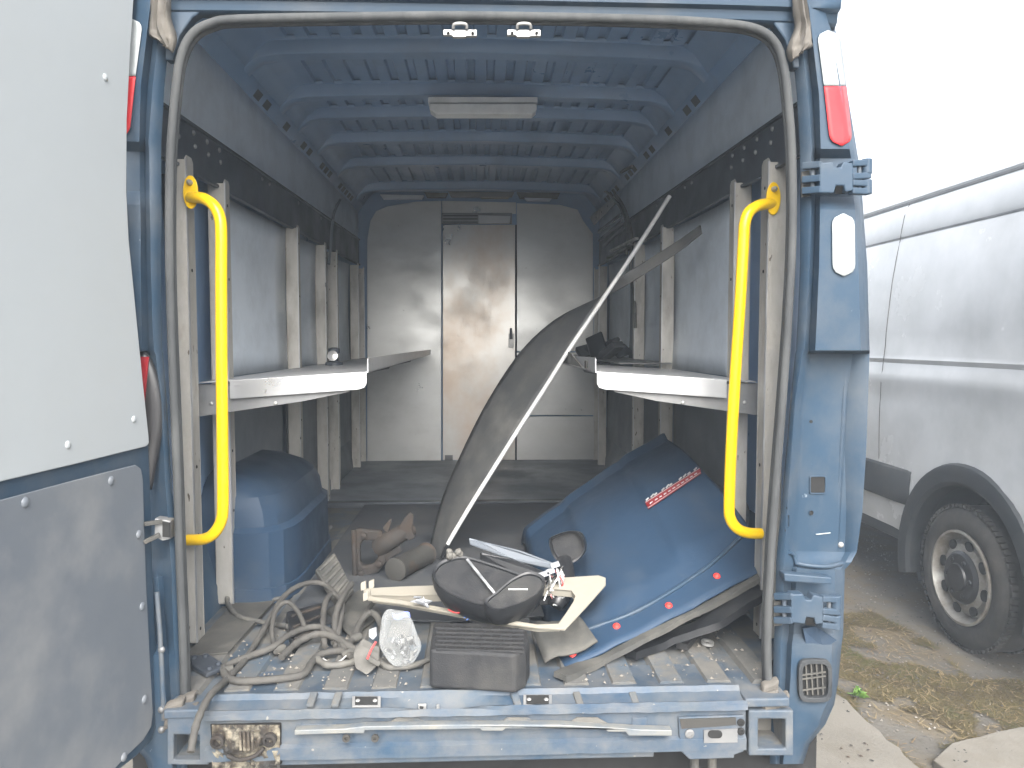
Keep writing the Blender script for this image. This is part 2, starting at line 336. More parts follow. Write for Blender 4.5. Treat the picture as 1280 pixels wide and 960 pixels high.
# ================================================================== BLUE CARGO VAN
YR = -.10
van = thing('cargo_van', (0, 1.9, 0), 'blue cargo van with open rear doorway and cluttered stripped interior', 'van')
# --- outer shell
prof = [(.82, .48), (.85, .62), (.86, .76), (.935, 1.02), (.95, 1.5), (.925, 2.05), (.885, 2.38), (.82, 2.56), (.70, 2.66), (.4, 2.71), (0, 2.72)]
full = prof + [(-x, z) for x, z in reversed(prof[:-1])]
MB().grid([[V((x, y, z)) for x, z in full] for y in (-.02, 1, 2, 3, 3.9)]).build('body_shell', 'blue', van, smooth=50, solid=.012)
nose = MB(); nose.grid([[V((x * sx, y, min(z, zt) if z > .6 else z)) for x, z in full] for y, sx, zt in ((3.9, 1, 9), (4.25, .985, 2.5), (4.7, .97, 1.95), (5.1, .95, 1.45), (5.5, .9, 1.15), (5.75, .8, .95))])
nose.poly([V((x * .8, 5.75, min(z, .95))) for x, z in full])
nose.build('cab', 'blue', van, smooth=40)
box('underbody', 'hole', van, -.88, .88, -.04, 5.5, .42, .66)
def wheel(parent, c, side, r=.355, wd=.22, bolt=True):
    ax = V((side, 0, 0)); n = 40
    t = MB(); t.lathe(c, ax, [(r * .64, -wd / 2), (r * .86, -wd / 2 - .004), (r * .965, -wd * .42), (r, -wd * .3), (r, wd * .3), (r * .965, wd * .42), (r * .86, wd / 2 + .006), (r * .7, wd / 2 + .002), (r * .64, wd / 2 - .012)], n, cap=False)
    w_ = t.build('wheel', 'tyre', parent, smooth=40)
    tr = MB()                                              # shoulder tread blocks
    for k in range(72):
        a = 2 * math.pi * k / 72; d = V((0, math.cos(a), math.sin(a))); e = V((0, -d.z, d.y))
        for q in (-1, 1): tr.obox(c + d * (r - .001) + ax * q * wd * .37, ax * wd * .075, e * .011, d * .008)
    tag(tr.build('tread', 'tyre', w_), kind='stuff')
    rm = MB(); rm.lathe(c, ax, [(r * .655, wd / 2 - .010), (r * .66, wd / 2 + .004), (r * .625, wd / 2 + .006), (r * .60, wd / 2 - .02), (r * .545, wd / 2 - .05), (r * .50, wd / 2 - .045), (r * .46, wd / 2 - .022), (r * .36, wd / 2 - .012), (r * .33, wd / 2 - .02)], n, cap=False)
    rm.lathe(c, ax, [(r * .62, -wd / 2), (.02, -wd / 2)], n, cap=False)
    rm.build('rim', 'rim', w_, smooth=40)
    for k in range(8):
        a = 2 * math.pi * (k + .3) / 8; d = V((0, math.cos(a), math.sin(a))); e = V((0, -d.z, d.y)); p = c + d * r * .475 + ax * (wd / 2 - .022)
        h = MB(); h.prism([p + d * .024 * math.cos(b) + e * .030 * math.sin(b) for b in (2 * math.pi * j / 14 for j in range(14))], ax * .0075); h.build('rim_hole', 'hole', w_)
    hc = MB(); hc.lathe(c, ax, [(r * .37, wd / 2 - .026), (r * .37, wd / 2 - .008), (r * .33, wd / 2 + .006), (r * .2, wd / 2 + .012), (r * .19, wd / 2 + .022), (.02, wd / 2 + .024)], 30)
    hc.build('hub_cap', 'black', w_, smooth=35)
    for k in range(6):
        a = 2 * math.pi * k / 6; d = V((0, math.cos(a), math.sin(a))); p = c + d * r * .26 + ax * (wd / 2 + .004)
        MB().lathe(p, ax, [(.014, 0), (.014, .012), (.009, .014)], 8).build('wheel_nut', 'black', w_)
    return w_
for sx in (-1, 1):
    wheel(van, V((sx * .80, .95, .34)), sx, .34); wheel(van, V((sx * .80, 4.75, .34)), sx, .34)

# --- rear pillars: rows of (photo height, [seal, band, groove, face, face end, corner], depth offsets)
A_ = (.02, -.005, .014, -.020, -.006, .06); B_ = (.02, .0, .03, .055, .085, .06); B0 = (.02, -.003, .020, .05, .08, .06); C_ = (.02, .0, .012, -.012, -.004, .05)
HR = (.02, .0, .035, .02, .02, .06)
ROWS = [(-70, (974, 985, 990, 1000, 1012, 1018), A_), (0, (985, 996, 1002, 1010, 1028, 1035), A_), (60, (990, 1003, 1009, 1017, 1042, 1050), A_), (120, (996, 1010, 1016, 1024, 1052, 1060), A_),
        (186, (1000, 1015, 1019, 1026, 1062, 1071), A_), (198, (1000, 1014, 1019, 1025, 1064, 1073), HR), (246, (1000, 1014, 1019, 1025, 1067, 1078), HR), (262, (1000, 1014, 1019, 1025, 1069, 1079), A_),
        (330, (1000, 1012, 1017, 1024, 1073, 1084), A_), (400, (997, 1008, 1013, 1021, 1075, 1086), A_), (438, (995, 1005, 1011, 1019, 1076, 1087), A_), (442, (994, 1003, 1009, 1013, 1066, 1087), B0),
        (500, (988, 994, 1001, 1006, 1058, 1085), B_), (560, (983, 990, 999, 1005, 1056, 1083), B_), (640, (976, 984, 992, 1000, 1058, 1078), B_), (690, (971, 981, 990, 998, 1056, 1071), B_),
        (703, (970, 980, 990, 997, 1050, 1064), (.02, .0, .02, .04, .06, .06)), (712, (970, 980, 990, 996, 1044, 1056), HR), (792, (968, 978, 986, 992, 1042, 1054), HR), (806, (967, 976, 984, 990, 1040, 1052), C_),
        (850, (966, 975, 982, 988, 1038, 1048), C_), (880, (965, 974, 980, 986, 1033, 1043), C_), (905, (964, 972, 978, 984, 1022, 1032), C_), (930, (963, 971, 976, 981, 1003, 1012), C_), (955, (962, 970, 975, 979, 996, 1004), C_)]
def moff(py): return interp([(300, .032), (600, .012)], py)
def prow(py):
    for (a, pa, da), (b, pb, db) in zip(ROWS, ROWS[1:]):
        if py <= b:
            t = max(0, (py - a) / (b - a)); return [lerp(x, y, t) for x, y in zip(pa, pb)], [lerp(x, y, t) for x, y in zip(da, db)]
    return list(ROWS[-1][1]), list(ROWS[-1][2])
def pilY(px, py):
    p, d = prow(py)
    if px <= p[0]: return YR + d[0]
    for i in range(5):
        if px <= p[i + 1]: return YR + lerp(d[i], d[i + 1], (px - p[i]) / (p[i + 1] - p[i]))
    return YR + d[5]
def pil(px, py, off=0.0, mir=False):
    q = at(px, py, pilY(px, py) + off)
    return V((-q.x + moff(py), q.y, q.z)) if mir else q
def pillar(mir):
    rows = []
    pys = sorted(set([r[0] for r in ROWS] + list(range(-60, 955, 22))))
    for py in pys:
        p, d = prow(py); row = []
        q = at(p[0], py, YR + d[0]); row.append(V((q.x + .085, .03, q.z)))
        for i in range(5):
            for t in (0, .5):
                if t and i in (1, 2): continue
                px = lerp(p[i], p[i + 1], t); o = 0
                if t: o = -.004 if i in (0, 4) else 0
                row.append(at(px, py, YR + lerp(d[i], d[i + 1], t) + o))
        q = at(p[5], py, YR + d[5]); row += [q, V((q.x + .004, q.y + .06, q.z)), V((q.x + .004, .0 + .12, q.z))]
        if mir: row = [V((-v.x + moff(py), v.y, v.z)) for v in row]
        rows.append(row)
    b = MB(); b.grid(rows); return b.build('rear_pillar', 'blue', van, smooth=38)
pr = pillar(False); pl = pillar(True)

def strip(name, m, parent, rows, off, mir=False, n=5):
    b = MB(); b.grid([[pil(lerp(x0, x1, k / n), py, off, mir) for k in range(n + 1)] for py, x0, x1 in rows])
    return b.build(name, m, parent, smooth=60, solid=.002, soff=0)
def pill_rows(y0, y1, cx0, cx1, hw, top=True, bot=True, n=16):
    out = []
    for k in range(n + 1):
        y = lerp(y0, y1, k / n); h = hw
        if top and y < y0 + hw: h = math.sqrt(max(hw * hw - (y0 + hw - y) ** 2, 1))
        if bot and y > y1 - hw: h = math.sqrt(max(hw * hw - (y - y1 + hw) ** 2, 1))
        c = lerp(cx0, cx1, (y - y0) / (y1 - y0)); out.append((y, c - h, c + h))
    return out
for mir, P in ((False, pr), (True, pl)):
    strip('reflector_strip', 'reflector', P, pill_rows(38, 107, 1035, 1044, 14, True, False), -.005, mir)
    strip('reflector_strip', 'red', P, pill_rows(108, 182, 1044, 1052, 14, False, True), -.005, mir)
    strip('reflector_pad', 'reflector', P, pill_rows(267, 345, 1054, 1055, 14), -.005, mir)
# punched openings in the right pillar
def punched(px, py, wd, h, rnd, off=-.0015, rim=True, mir=False):
    P = []
    for a in range(20):
        t = 2 * math.pi * a / 20; cx_, cy_ = math.cos(t), math.sin(t); e = 2 / (2 + rnd * 4)
        P.append((px + wd / 2 * math.copysign(abs(cx_) ** e, cx_), py + h / 2 * math.copysign(abs(cy_) ** e, cy_)))
    q = [pil(x, y, off, mir) for x, y in P]; MB().prism(q, (0, .001, 0)).build('punched_hole', 'hole', pl if mir else pr)
    if rim:
        o = [pil(px + (x - px) * 1.16, py + (y - py) * 1.16, off, mir) for x, y in P]; MB().ringprism(o, q, (0, -.0025, 0)).build('hole_rim', 'blue', pl if mir else pr, bevel=.001)
punched(1022, 606, 18, 20, 2); punched(981, 651, 10, 15, 2); punched(1014, 641, 5, 6, 0); punched(1014, 527, 4, 4, 0, rim=False); punched(983, 635, 2.5, 3, 0, rim=False); punched(981, 663, 2.5, 3, 0, rim=False); punched(973, 797, 3, 3, 0, rim=False)
MB().dome(pil(1051, 681, -.002), (0, -1, 0), .008, .006).build('screw', 'silver', pr, smooth=40)
MB().bar(pil(1020, 668, -.002), pil(1038, 666, -.002), .003, .002).build('scratch', 'reflector', pr)
# lower edge crease under the missing lamp
MB().tube(cr([pil(996, 704, -.01), pil(1012, 707, -.014), pil(1035, 708, -.014), pil(1052, 704, -.008)], 5), .006, 8).build('fold', 'blue', pr, smooth=50)
MB().tube(cr([pil(986, 690, -.004), pil(992, 694, -.008), pil(996, 705, -.01)], 5), .006, 8).build('fold', 'blue', pr, smooth=50)
# vent in the right pillar
vb = MB(); outer = []; inner = []
for a in range(24):
    t = 2 * math.pi * a / 24; x = math.copysign(abs(math.cos(t)) ** .45, math.cos(t)); y = math.copysign(abs(math.sin(t)) ** .45, math.sin(t))
    outer.append(pil(1017 + 21 * x, 849 + 27 * y, -.002)); inner.append(pil(1017 + 16 * x, 849 + 21 * y, -.002))
vent = vb.ringprism(outer, inner, (0, -.012, 0)).build('vent', 'clad', van, bevel=.002)
MB().prism([p + V((0, -.001, 0)) for p in inner], (0, .001, 0)).build('vent_opening', 'hole', vent)
for k in range(4):
    x = 1007 + k * 6.6; MB().bar(pil(x, 829, -.009), pil(x + 2, 868, -.009), .0035, .004, V((0, 1, 0))).build('slat', 'rubber', vent)
for y in (842, 847, 861): MB().bar(pil(1002, y + 2, -.012), pil(1032, y - 2, -.012), .003, .004, V((0, 1, 0))).build('slat', 'rubber', vent)

# hinges left on the right pillar
def hinge(x, y, k, tilt=0):
    def P(u, v, dep): q = at(x + u * k, y + v * k + tilt * u * k, YR - dep); return q
    b = MB(); b.prism([P(22, 3, .05), P(38, 1, .05), P(41, 8, .05), P(48, 8, .05), P(51, 1, .05), P(64, 3, .05), P(64, 37, .05), P(54, 39, .05), P(52, 31, .05), P(42, 31, .05), P(40, 40, .05), P(22, 40, .05)], (0, .032, 0))
    h = b.build('hinge', 'blue', van, bevel=.003)
    for v in (5, 22, 36): MB().bar(P(1, v + 2, .012), P(24, v, .045), .018, .016).build('hinge_arm', 'blue', h, bevel=.002)
    for v in (4, 20, 28, 38): MB().bar(P(60, v, .043), P(83, v + (1 if v > 20 else -1), .03), .02, .015).build('hinge_arm', 'blue', h, bevel=.003)
    MB().cyl(P(80, -2, .03), P(80, 17, .03), .013, 12).build('hinge_knuckle', 'blue', h, smooth=50, bevel=.002)
    MB().cyl(P(80, 24, .03), P(80, 42, .03), .013, 12).build('hinge_knuckle', 'blue', h, smooth=50, bevel=.002)
    MB().cyl(P(71, 8, .035), P(71, 36, .035), .005, 10).build('hinge_pin', 'blue_dirty', h, smooth=50)
    MB().cyl(P(13, 6, .025), P(13, 34, .025), .006, 10).build('hinge_pin', 'blue_dirty', h, smooth=50)
    MB().prism([P(-2, 14, .004), P(8, 12, .004), P(9, 44, .004), P(-2, 46, .004)], (0, -.005, 0)).build('hinge_plate', 'rubber', h, bevel=.001)
    MB().prism([P(41, 31.5, .046), P(53, 31.5, .046), P(53, 41, .03), P(41, 41, .03)], (0, .004, 0)).build('hinge_slot', 'hole', h)
    return h
hinge(1003, 201, 1.0); hinge(968, 738, .96, .1)
MB().prism([at(980, 717, YR - .03), at(1040, 722, YR - .03), at(1040, 731, YR - .03), at(981, 727, YR - .03)], (0, .03, 0)).build('hinge_bracket', 'blue', van, bevel=.003)
MB().prism([at(1004, 786, YR - .004), at(1020, 783, YR - .012), at(1046, 800, YR - .004), at(1030, 812, YR - .004), at(1008, 808, YR - .004)], (0, .01, 0)).build('worn_patch', 'blue_matt', van)

# left tail lamp, seen from its inner edge, and the check strap
tl = MB(); rows = []
for k in range(15):
    py = lerp(438, 612, k / 14); e = math.sin(math.pi * min(max((k + .6) / 15.2, 0), 1)) ** .45
    x0, x1 = 166, 166 + 40 * e if k < 8 else lerp(206, 190, (k - 7) / 7)
    rows.append([at(lerp(x0, x1, j / 5), py, YR - .016 * math.sin(math.pi * (j + .5) / 6.5) + .012) for j in range(6)])
tl.grid(rows); tlo = tl.build('tail_lamp', 'lens_dark', van, smooth=50, solid=.01)
b = MB(); b.grid([[at(x, py, YR - .008) for x in (172, 186 - 8 * k / 8)] for k, py in enumerate(range(446, 535, 10))]); b.build('lens', 'lens_red', tlo, solid=.004)
cs = MB().prism([at(193, 648, YR - .03), at(213, 651, YR - .02), at(213, 674, YR - .02), at(203, 676, YR - .03), at(193, 671, YR - .03)], (0, .03, 0)).build('door_check', 'zinc', van, bevel=.002)
MB().bar(at(180, 655, YR - .05), at(203, 652, YR - .03), .012, .010).build('check_arm', 'rubber', cs, bevel=.002)
MB().bar(at(180, 678, YR - .05), at(200, 668, YR - .035), .012, .010).build('check_arm', 'rubber', cs, bevel=.002)
MB().prism([at(203, 652, YR - .036), at(212, 654, YR - .03), at(212, 672, YR - .03), at(203, 671, YR - .036)], (0, .004, 0)).build('check_pad', 'hole', cs)
for py in (812, 887, 912):
    MB().dome(at(202, py, YR - .012), (0, -1, 0), .009, .007).build('bolt', 'zinc', pl, smooth=40)
MB().tube([at(196, 740, YR), at(200, 790, YR - .012), at(203, 850, YR - .012), at(205, 900, YR - .01)], .006, 8).build('drain_tube', 'blue_dirty', pl, smooth=50)

# --- header over the doorway
hp = [(-.085, 2.312), (-.10, 2.325), (-.104, 2.345), (-.118, 2.350), (-.122, 2.372), (-.105, 2.378), (-.108, 2.41), (-.12, 2.415), (-.118, 2.45), (-.09, 2.56), (-.03, 2.66), (.05, 2.70)]
hd = MB(); hd.grid([[V((lerp(-.86, .86, k / 24), y, z - .03 * (abs(lerp(-1, 1, k / 24)) ** 4) * (1 if z > 2.4 else .2))) for y, z in hp] for k in range(25)])
head = hd.build('roof_header', 'blue', van, smooth=35, solid=.01)
for sx, pts in ((-1, [(206, -5), (262, 8), (240, 22), (224, 45), (216, 75), (206, 75)]), (1, [(1010, -5), (940, 10), (966, 28), (982, 50), (992, 85), (1004, 85)])):
    MB().prism([at(x, y, YR + .004) for x, y in pts], (0, .03, 0)).build('corner_plate', 'blue', van, bevel=.004)
for Lf, Rf in (([(188, -8), (187, 15), (185, 36), (186, 45), (196, 50), (206, 57)], [(214, -8), (213, 12), (214, 26), (220, 44), (219, 56), (216, 66)]), ([(990, -8), (992, 18), (994, 34), (986, 55), (984, 66), (988, 77)], [(1008, -8), (1011, 18), (1014, 34), (1016, 50), (1016, 58), (1003, 64)])):
    a_ = cr([at(x, y, YR - .030) for x, y in Lf], 4); b_ = cr([at(x, y, YR - .030) for x, y in Rf], 4); b = MB()
    b.grid([[lerp(p, q, k / 8) + V((0, -.010 * math.sin(math.pi * k / 8) + .006 * math.sin(k * 2.4 + i * .12) + nrm(V((k, i * .4, 0)), .004), 0)) for k in range(9)] for i, (p, q) in enumerate(zip(a_, b_))])
    b.build('weather_flap', 'flap', van, smooth=50, solid=.005)
for px in (575, 655):                                         # latch strikers under the header
    q = lambda u, v, d=0.0: at(px + u * 1.05, 39 + v * 1.2, -.098 - d)
    s_ = MB().prism([q(-20, -2), q(20, -2), q(20, 5), q(8, 5), q(6, 6), q(-8, 6), q(-10, 4), q(-20, 4)], (0, .012, 0)).build('latch_striker', 'silver', van, bevel=.0015)
    MB().tube(cr([q(-8, -3, .006), q(-7, -7, .012), q(0, -8, .014), q(7, -7, .012), q(8, -3, .006)], 4), .004, 8).build('striker_loop', 'silver', s_, smooth=50)
    for u in (-14, 15): MB().cyl(q(u, 2, .003), q(u, 2, -.002), .004, 10).build('striker_bolt', 'hole', s_)
# --- rubber seal
SP = [(231, 882), (229, 800), (225, 700), (222, 600), (218, 500), (214, 400), (212, 300), (213, 200), (219, 120), (226, 72), (240, 43), (264, 29), (300, 24), (450, 21), (600, 20), (800, 24), (900, 29), (945, 36), (968, 52), (979, 80), (985, 125), (990, 200), (990, 300), (985, 400), (978, 500), (970, 600), (963, 700), (959, 800), (961, 872)]
path = cr([at(x, y, YR - .012) for x, y in SP], 6); sl = MB(); sl.tube(path, .0105, 10)
seal = sl.build('door_seal', 'seal', van, smooth=60)
MB().tube([p + V((0, .016, 0)) + (V((0, 0, 1.55)) - V((0, 0, p.z))).normalized() * .004 for p in path], .0095, 8).build('seal_lip', 'seal', seal, smooth=60)
for x, y in ((230, 884), (965, 870)):
    b = MB(); c0 = at(x, y, YR - .03)
    for k in range(5): b.obox(c0 + V((random.uniform(-.02, .02), random.uniform(-.02, .01), random.uniform(-.03, .02))), V((.022, .004, .006)), V((0, .012, .003)), V((.003, 0, .018)))
    b.build('seal_end', 'flap', seal, bevel=.006)

# --- rear sill
sp = [(.02, .694), (-.10, .694), (-.118, .700), (-.126, .688), (-.160, .680), (-.174, .686), (-.184, .680), (-.186, .668), (-.170, .660), (-.170, .600), (-.180, .594), (-.180, .566), (-.160, .560), (.0, .555)]
def sillz(x): return 0.0
sm = MB(); sm.grid([[V((lerp(-.648, .642, k / 48), y + (.012 * math.exp(-((lerp(-.648, .642, k / 48) + .095) / .10) ** 4) if i in (4, 5, 6) else 0) + nrm(V((k * .5, i, 0)), .002), z - (.012 * math.exp(-((lerp(-.648, .642, k / 48) + .095) / .09) ** 4) if i in (4, 5) else 0) + nrm(V((k * .6, i, 7)), .0025))) for i, (y, z) in enumerate(sp)] for k in range(49)])
sill = sm.build('rear_sill', 'blue_dirty', van, smooth=30)
def ffl(px, py, Y): return at(px, py, Y)
# pressed lip strip across the sill face
ls = MB(); pts = [(368, 919), (430, 917), (455, 917), (456, 913), (560, 912), (600, 911), (603, 914), (628, 914), (632, 911), (756, 911), (760, 915), (782, 915), (786, 920), (840, 920), (840, 913), (800, 912), (700, 906), (560, 906), (456, 908), (430, 911), (368, 913)]
ls.prism([at(x, y, -.196) for x, y in pts], (0, .024, 0)); ls.build('sill_lip', 'worn_edge', sill, bevel=.002)
for px, py in ((433, 922), (469, 922)): MB().lathe(at(px, py, -.192), (0, -1, 0), [(.009, 0), (.009, .006), (.004, .006), (.004, .001)], 14).build('bolt', 'brown', sill, smooth=40)
for x in (510, 648, 735): MB().prism([at(x + a, y, -.176) for a, y in ((-14, 897), (12, 897), (26, 905), (-26, 905))], (0, .004, 0)).build('sill_pad', 'tan', sill, bevel=.002)
for x0, x1, y0, y1 in ((376, 420, 905, 912), (790, 810, 897, 908)): MB().prism([at(x0, y0, -.173), at(x1, y0, -.173), at(x1, y1, -.173), at(x0, y1, -.173)], (0, .004, 0)).build('sill_pad', 'blue_dirty', sill, bevel=.002)
MB().dome(at(703, 905, -.171), (0, -1, 0), .009, .005).build('bolt', 'zinc', sill, smooth=40)
# ribs and small latch plates on the sill top
for x, s_ in ((393, 1), (424, 1), (642, -1), (720, -1), (790, -1)):
    MB().bar(at(x, 866, -.125), at(x + s_ * -6 + 0, 884, -.168) + V((0, 0, .001)), .018, .010).build('sill_rib', 'tan', sill, bevel=.003)
for x0, x1, y0, y1 in ((440, 476, 874, 887), (654, 690, 872, 886)):
    q = [at(x0, y0, -.135), at(x1, y0, -.135), at(x1, y1, -.163), at(x0, y1, -.163)]
    o = MB().prism([p + V((0, 0, .004)) for p in q], (0, 0, .004)).build('latch_plate', 'zinc', sill, bevel=.001)
    c0 = sum(q, V()) / 4; MB().prism([lerp(p, c0, .22) + V((0, 0, .0085)) for p in q], (0, 0, .001)).build('latch_recess', 'hole', o)
    for t in (.2, .8): MB().dome(lerp(q[0], q[1], t) * .5 + lerp(q[3], q[2], t) * .5 + V((0, 0, .009)), (0, 0, 1), .006, .004).build('latch_screw', 'silver', o, smooth=40)
o = MB().prism([at(523, 879, -.15), at(533, 879, -.15), at(533, 889, -.15), at(545, 891, -.15), at(546, 880, -.15), at(549, 880, -.15), at(550, 890, -.15), at(568, 890, -.15), at(567, 895, -.15), at(553, 896, -.15), at(549, 900, -.15), at(545, 900, -.15), at(542, 895, -.15), at(523, 893, -.15)], (0, -.006, 0)).build('latch_striker', 'silver', sill, bevel=.001)
MB().cyl(at(527, 884, -.157), at(527, 884, -.15), .005, 12).build('striker_bolt', 'hole', o)
MB().cyl(at(547, 882, -.158), at(547, 897, -.16), .003, 8).build('striker_loop', 'silver', o)
# corner boxes on either side of the sill
def framed(px0, px1, py0, py1, inset, depth, m, name, Y=-.168, hole=True):
    """pressed face panel with a real opening"""
    O = [at(px0, py0, Y), at(px1, py0, Y), at(px1, py1, Y), at(px0, py1, Y)]
    a, b_, c_, d_ = inset; I = [at(a, c_, Y), at(b_, c_, Y), at(b_, d_, Y), at(a, d_, Y)]
    f = MB().ringprism(O, I, (0, .025, 0)).build(name, m, sill, bevel=.004)
    k = MB(); B = [p + V((0, .09, 0)) for p in I]; 
    for i in range(4): k.poly([I[i] + V((0, .02, 0)), I[(i + 1) % 4] + V((0, .02, 0)), B[(i + 1) % 4], B[i]])
    k.poly(B); k.build('opening_box', 'tan', f); return f
framed(209, 261, 890, 956, (217, 249, 919, 950), .08, 'blue_dirty', 'sill_corner')
for xa, xb in ((-.745, -.646), (.640, .75)): MB().box(xa, xb, -.172, .0, .667, .689).build('sill_end', 'blue_dirty', sill, bevel=.004)
framed(936, 992, 888, 945, (948, 982, 899, 936), .08, 'blue_dirty', 'sill_corner')
plq = MB().prism([at(848, 897, -.178), at(930, 894, -.178), at(930, 940, -.178), at(918, 944, -.178), at(918, 948, -.178), at(862, 950, -.178), at(850, 938, -.178)], (0, .02, 0)).build('tow_plate', 'blue_dirty', sill, bevel=.003)
MB().prism([at(850, 899, -.181), at(920, 897, -.181), at(920, 906, -.181), at(900, 908, -.181), at(852, 911, -.181)], (0, .002, 0)).build('rust_patch', 'brown', plq)
MB().prism([at(880, 913, -.182), at(922, 911, -.182), at(922, 928, -.182), at(880, 929, -.182)], (0, .003, 0)).build('bare_patch', 'zinc', plq)
b = MB(); b.prism([at(894 + 9 * math.copysign(abs(math.cos(t)) ** .5, math.cos(t)), 918 + 5 * math.sin(t), -.184) for t in (2 * math.pi * k / 18 for k in range(18))], (0, .002, 0)); b.build('oval_hole', 'hole', plq)
for x, y, r in ((862, 917, .006), (926, 903, .005), (926, 914, .005)): MB().lathe(at(x, y, -.180), (0, -1, 0), [(r * 1.9, 0), (r * 1.9, .002), (r, .003), (r, .001)], 12).build('bolt_hole', 'hole' if r < .006 else 'zinc', plq)
# left: torn-off step mount, grimy and rusty
lm = MB().prism([at(262, 905, -.172), at(352, 903, -.172), at(352, 955, -.172), at(330, 972, -.172), at(268, 972, -.172)], (0, .01, 0)).build('step_mount', 'hole', sill, bevel=.003)
b = MB(); b.grid([[at(lerp(265, 350, k / 26), lerp(906, 966, r / 18), -.176 - .022 * max(0, .15 + mnoise.noise(V((k * .42, r * .42, 3))) + .5 * mnoise.noise(V((k * .9, r * .9, 8)))) - .018 * math.exp(-((k - 12) / 6) ** 4 - ((r - 6) / 5) ** 4)) for k in range(27)] for r in range(19)]); b.build('mount_foam', 'grime', lm, smooth=50)
for k in range(4): MB().bar(at(300 + 5 * k, 914, -.206), at(301 + 5 * k, 938, -.206), .004, .006).build('block_rib', 'grime', lm, bevel=.001)
for x, y in ((273, 925), (338, 923)): MB().lathe(at(x, y, -.184), (0, -1, 0), [(.016, 0), (.016, .012), (.010, .014), (.010, .003)], 14).build('bush', 'rust', lm, smooth=40)
MB().tube(cr([at(285, 945, -.19), at(300, 950, -.2), at(318, 945, -.195), at(330, 935, -.19)], 5), .005, 8).build('bracket_rod', 'rust', lm, smooth=50)
box('sill_underside', 'blue_dirty', sill, -.56, .42, -.165, -.05, .545, .566)
for x in (868, 890): MB().cyl(at(x, 946, -.13), at(x, 975, -.13), .011, 10).build('stud', 'rubber', sill)

# --- floor with raised ribs
fb = MB(); fb.grid([[V((x * (.80 if y < .1 else 1.0), y, FL - .012 + nrm(V((x * 3, y * 3, 1)), .002))) for x in [-.93 + .062 * i for i in range(31)]] for y in [-.10 + .12 * j for j in range(31)]])
floor_ = fb.build('cargo_floor', 'floor_blue', van, smooth=40)
nr = 13
for k in range(nr):
    x = -.72 + k * .12; b = MB(); y0 = -.092; rows = []
    for j in range(14):
        y = y0 + j * .13; rows.append([V((x - .036, y, FL - .014)), V((x - .028, y, FL + nrm(V((x, y * 4, 0)), .0015))), V((x + .028, y, FL + nrm(V((x, y * 4, 3)), .0015))), V((x + .036, y, FL - .014))])
    b.grid(rows); b.poly(rows[0]); b.build('floor_rib', 'tan', floor_)
box('front_floor_mat', 'liner_dark', van, -.84, .84, 2.05, 3.42, FL - .01, FL + .012)
M['mat_dark'] = mat('dark floor mat', (.035, .040, .048), .8, col2=(.055, .058, .062), scale=8, dust=(.12, .115, .105), damt=.5, dlo=.5, dhi=.75, bump=.1, bscale=80)
MB().prism([V((-.60, .30, FL + .001)), V((-.32, .36, FL + .001)), V((-.1, .33, FL + .001)), V((.25, .37, FL + .001)), V((.6, .34, FL + .001)), V((.84, .36, FL + .001)), V((.84, 2.0, FL + .001)), V((-.60, 2.0, FL + .001))], (0, 0, .006)).build('floor_mat', 'mat_dark', van, bevel=.002)
box('threshold_strip', 'rail', van, -.84, .84, 2.00, 2.05, FL - .01, FL + .018)
MB().prism([fl(232, 822), fl(285, 818), fl(350, 745), fl(300, 745)], (0, 0, .006)).build('side_floor_panel', 'rubber', van, bevel=.001)

Rg = random.Random(12); b = MB(); Pg = [fl(x, y) for x, y in ((245, 872), (300, 780), (420, 760), (540, 860), (660, 855), (760, 830), (870, 770), (950, 740), (955, 862), (600, 862))]
for k in range(900):
    x, y = Rg.uniform(-.72, .74), Rg.uniform(-.1, .5)
    if not inpoly(x, y, Pg): continue
    sz = Rg.choice((.002, .003, .003, .006)); a = Rg.uniform(0, 6.28); d = V((math.cos(a), math.sin(a), 0)) * sz; e = V((-d.y, d.x, 0)) * .6; c0 = V((x, y, FL + .001))
    b.add([c0 - d, c0 + e, c0 + d, c0 - e, c0 + V((0, 0, sz * .8))], [(0, 1, 4), (1, 2, 4), (2, 3, 4), (3, 0, 4)])
o = b.build('grit', 'pebble', floor_, fix=False); o['kind'] = 'stuff'
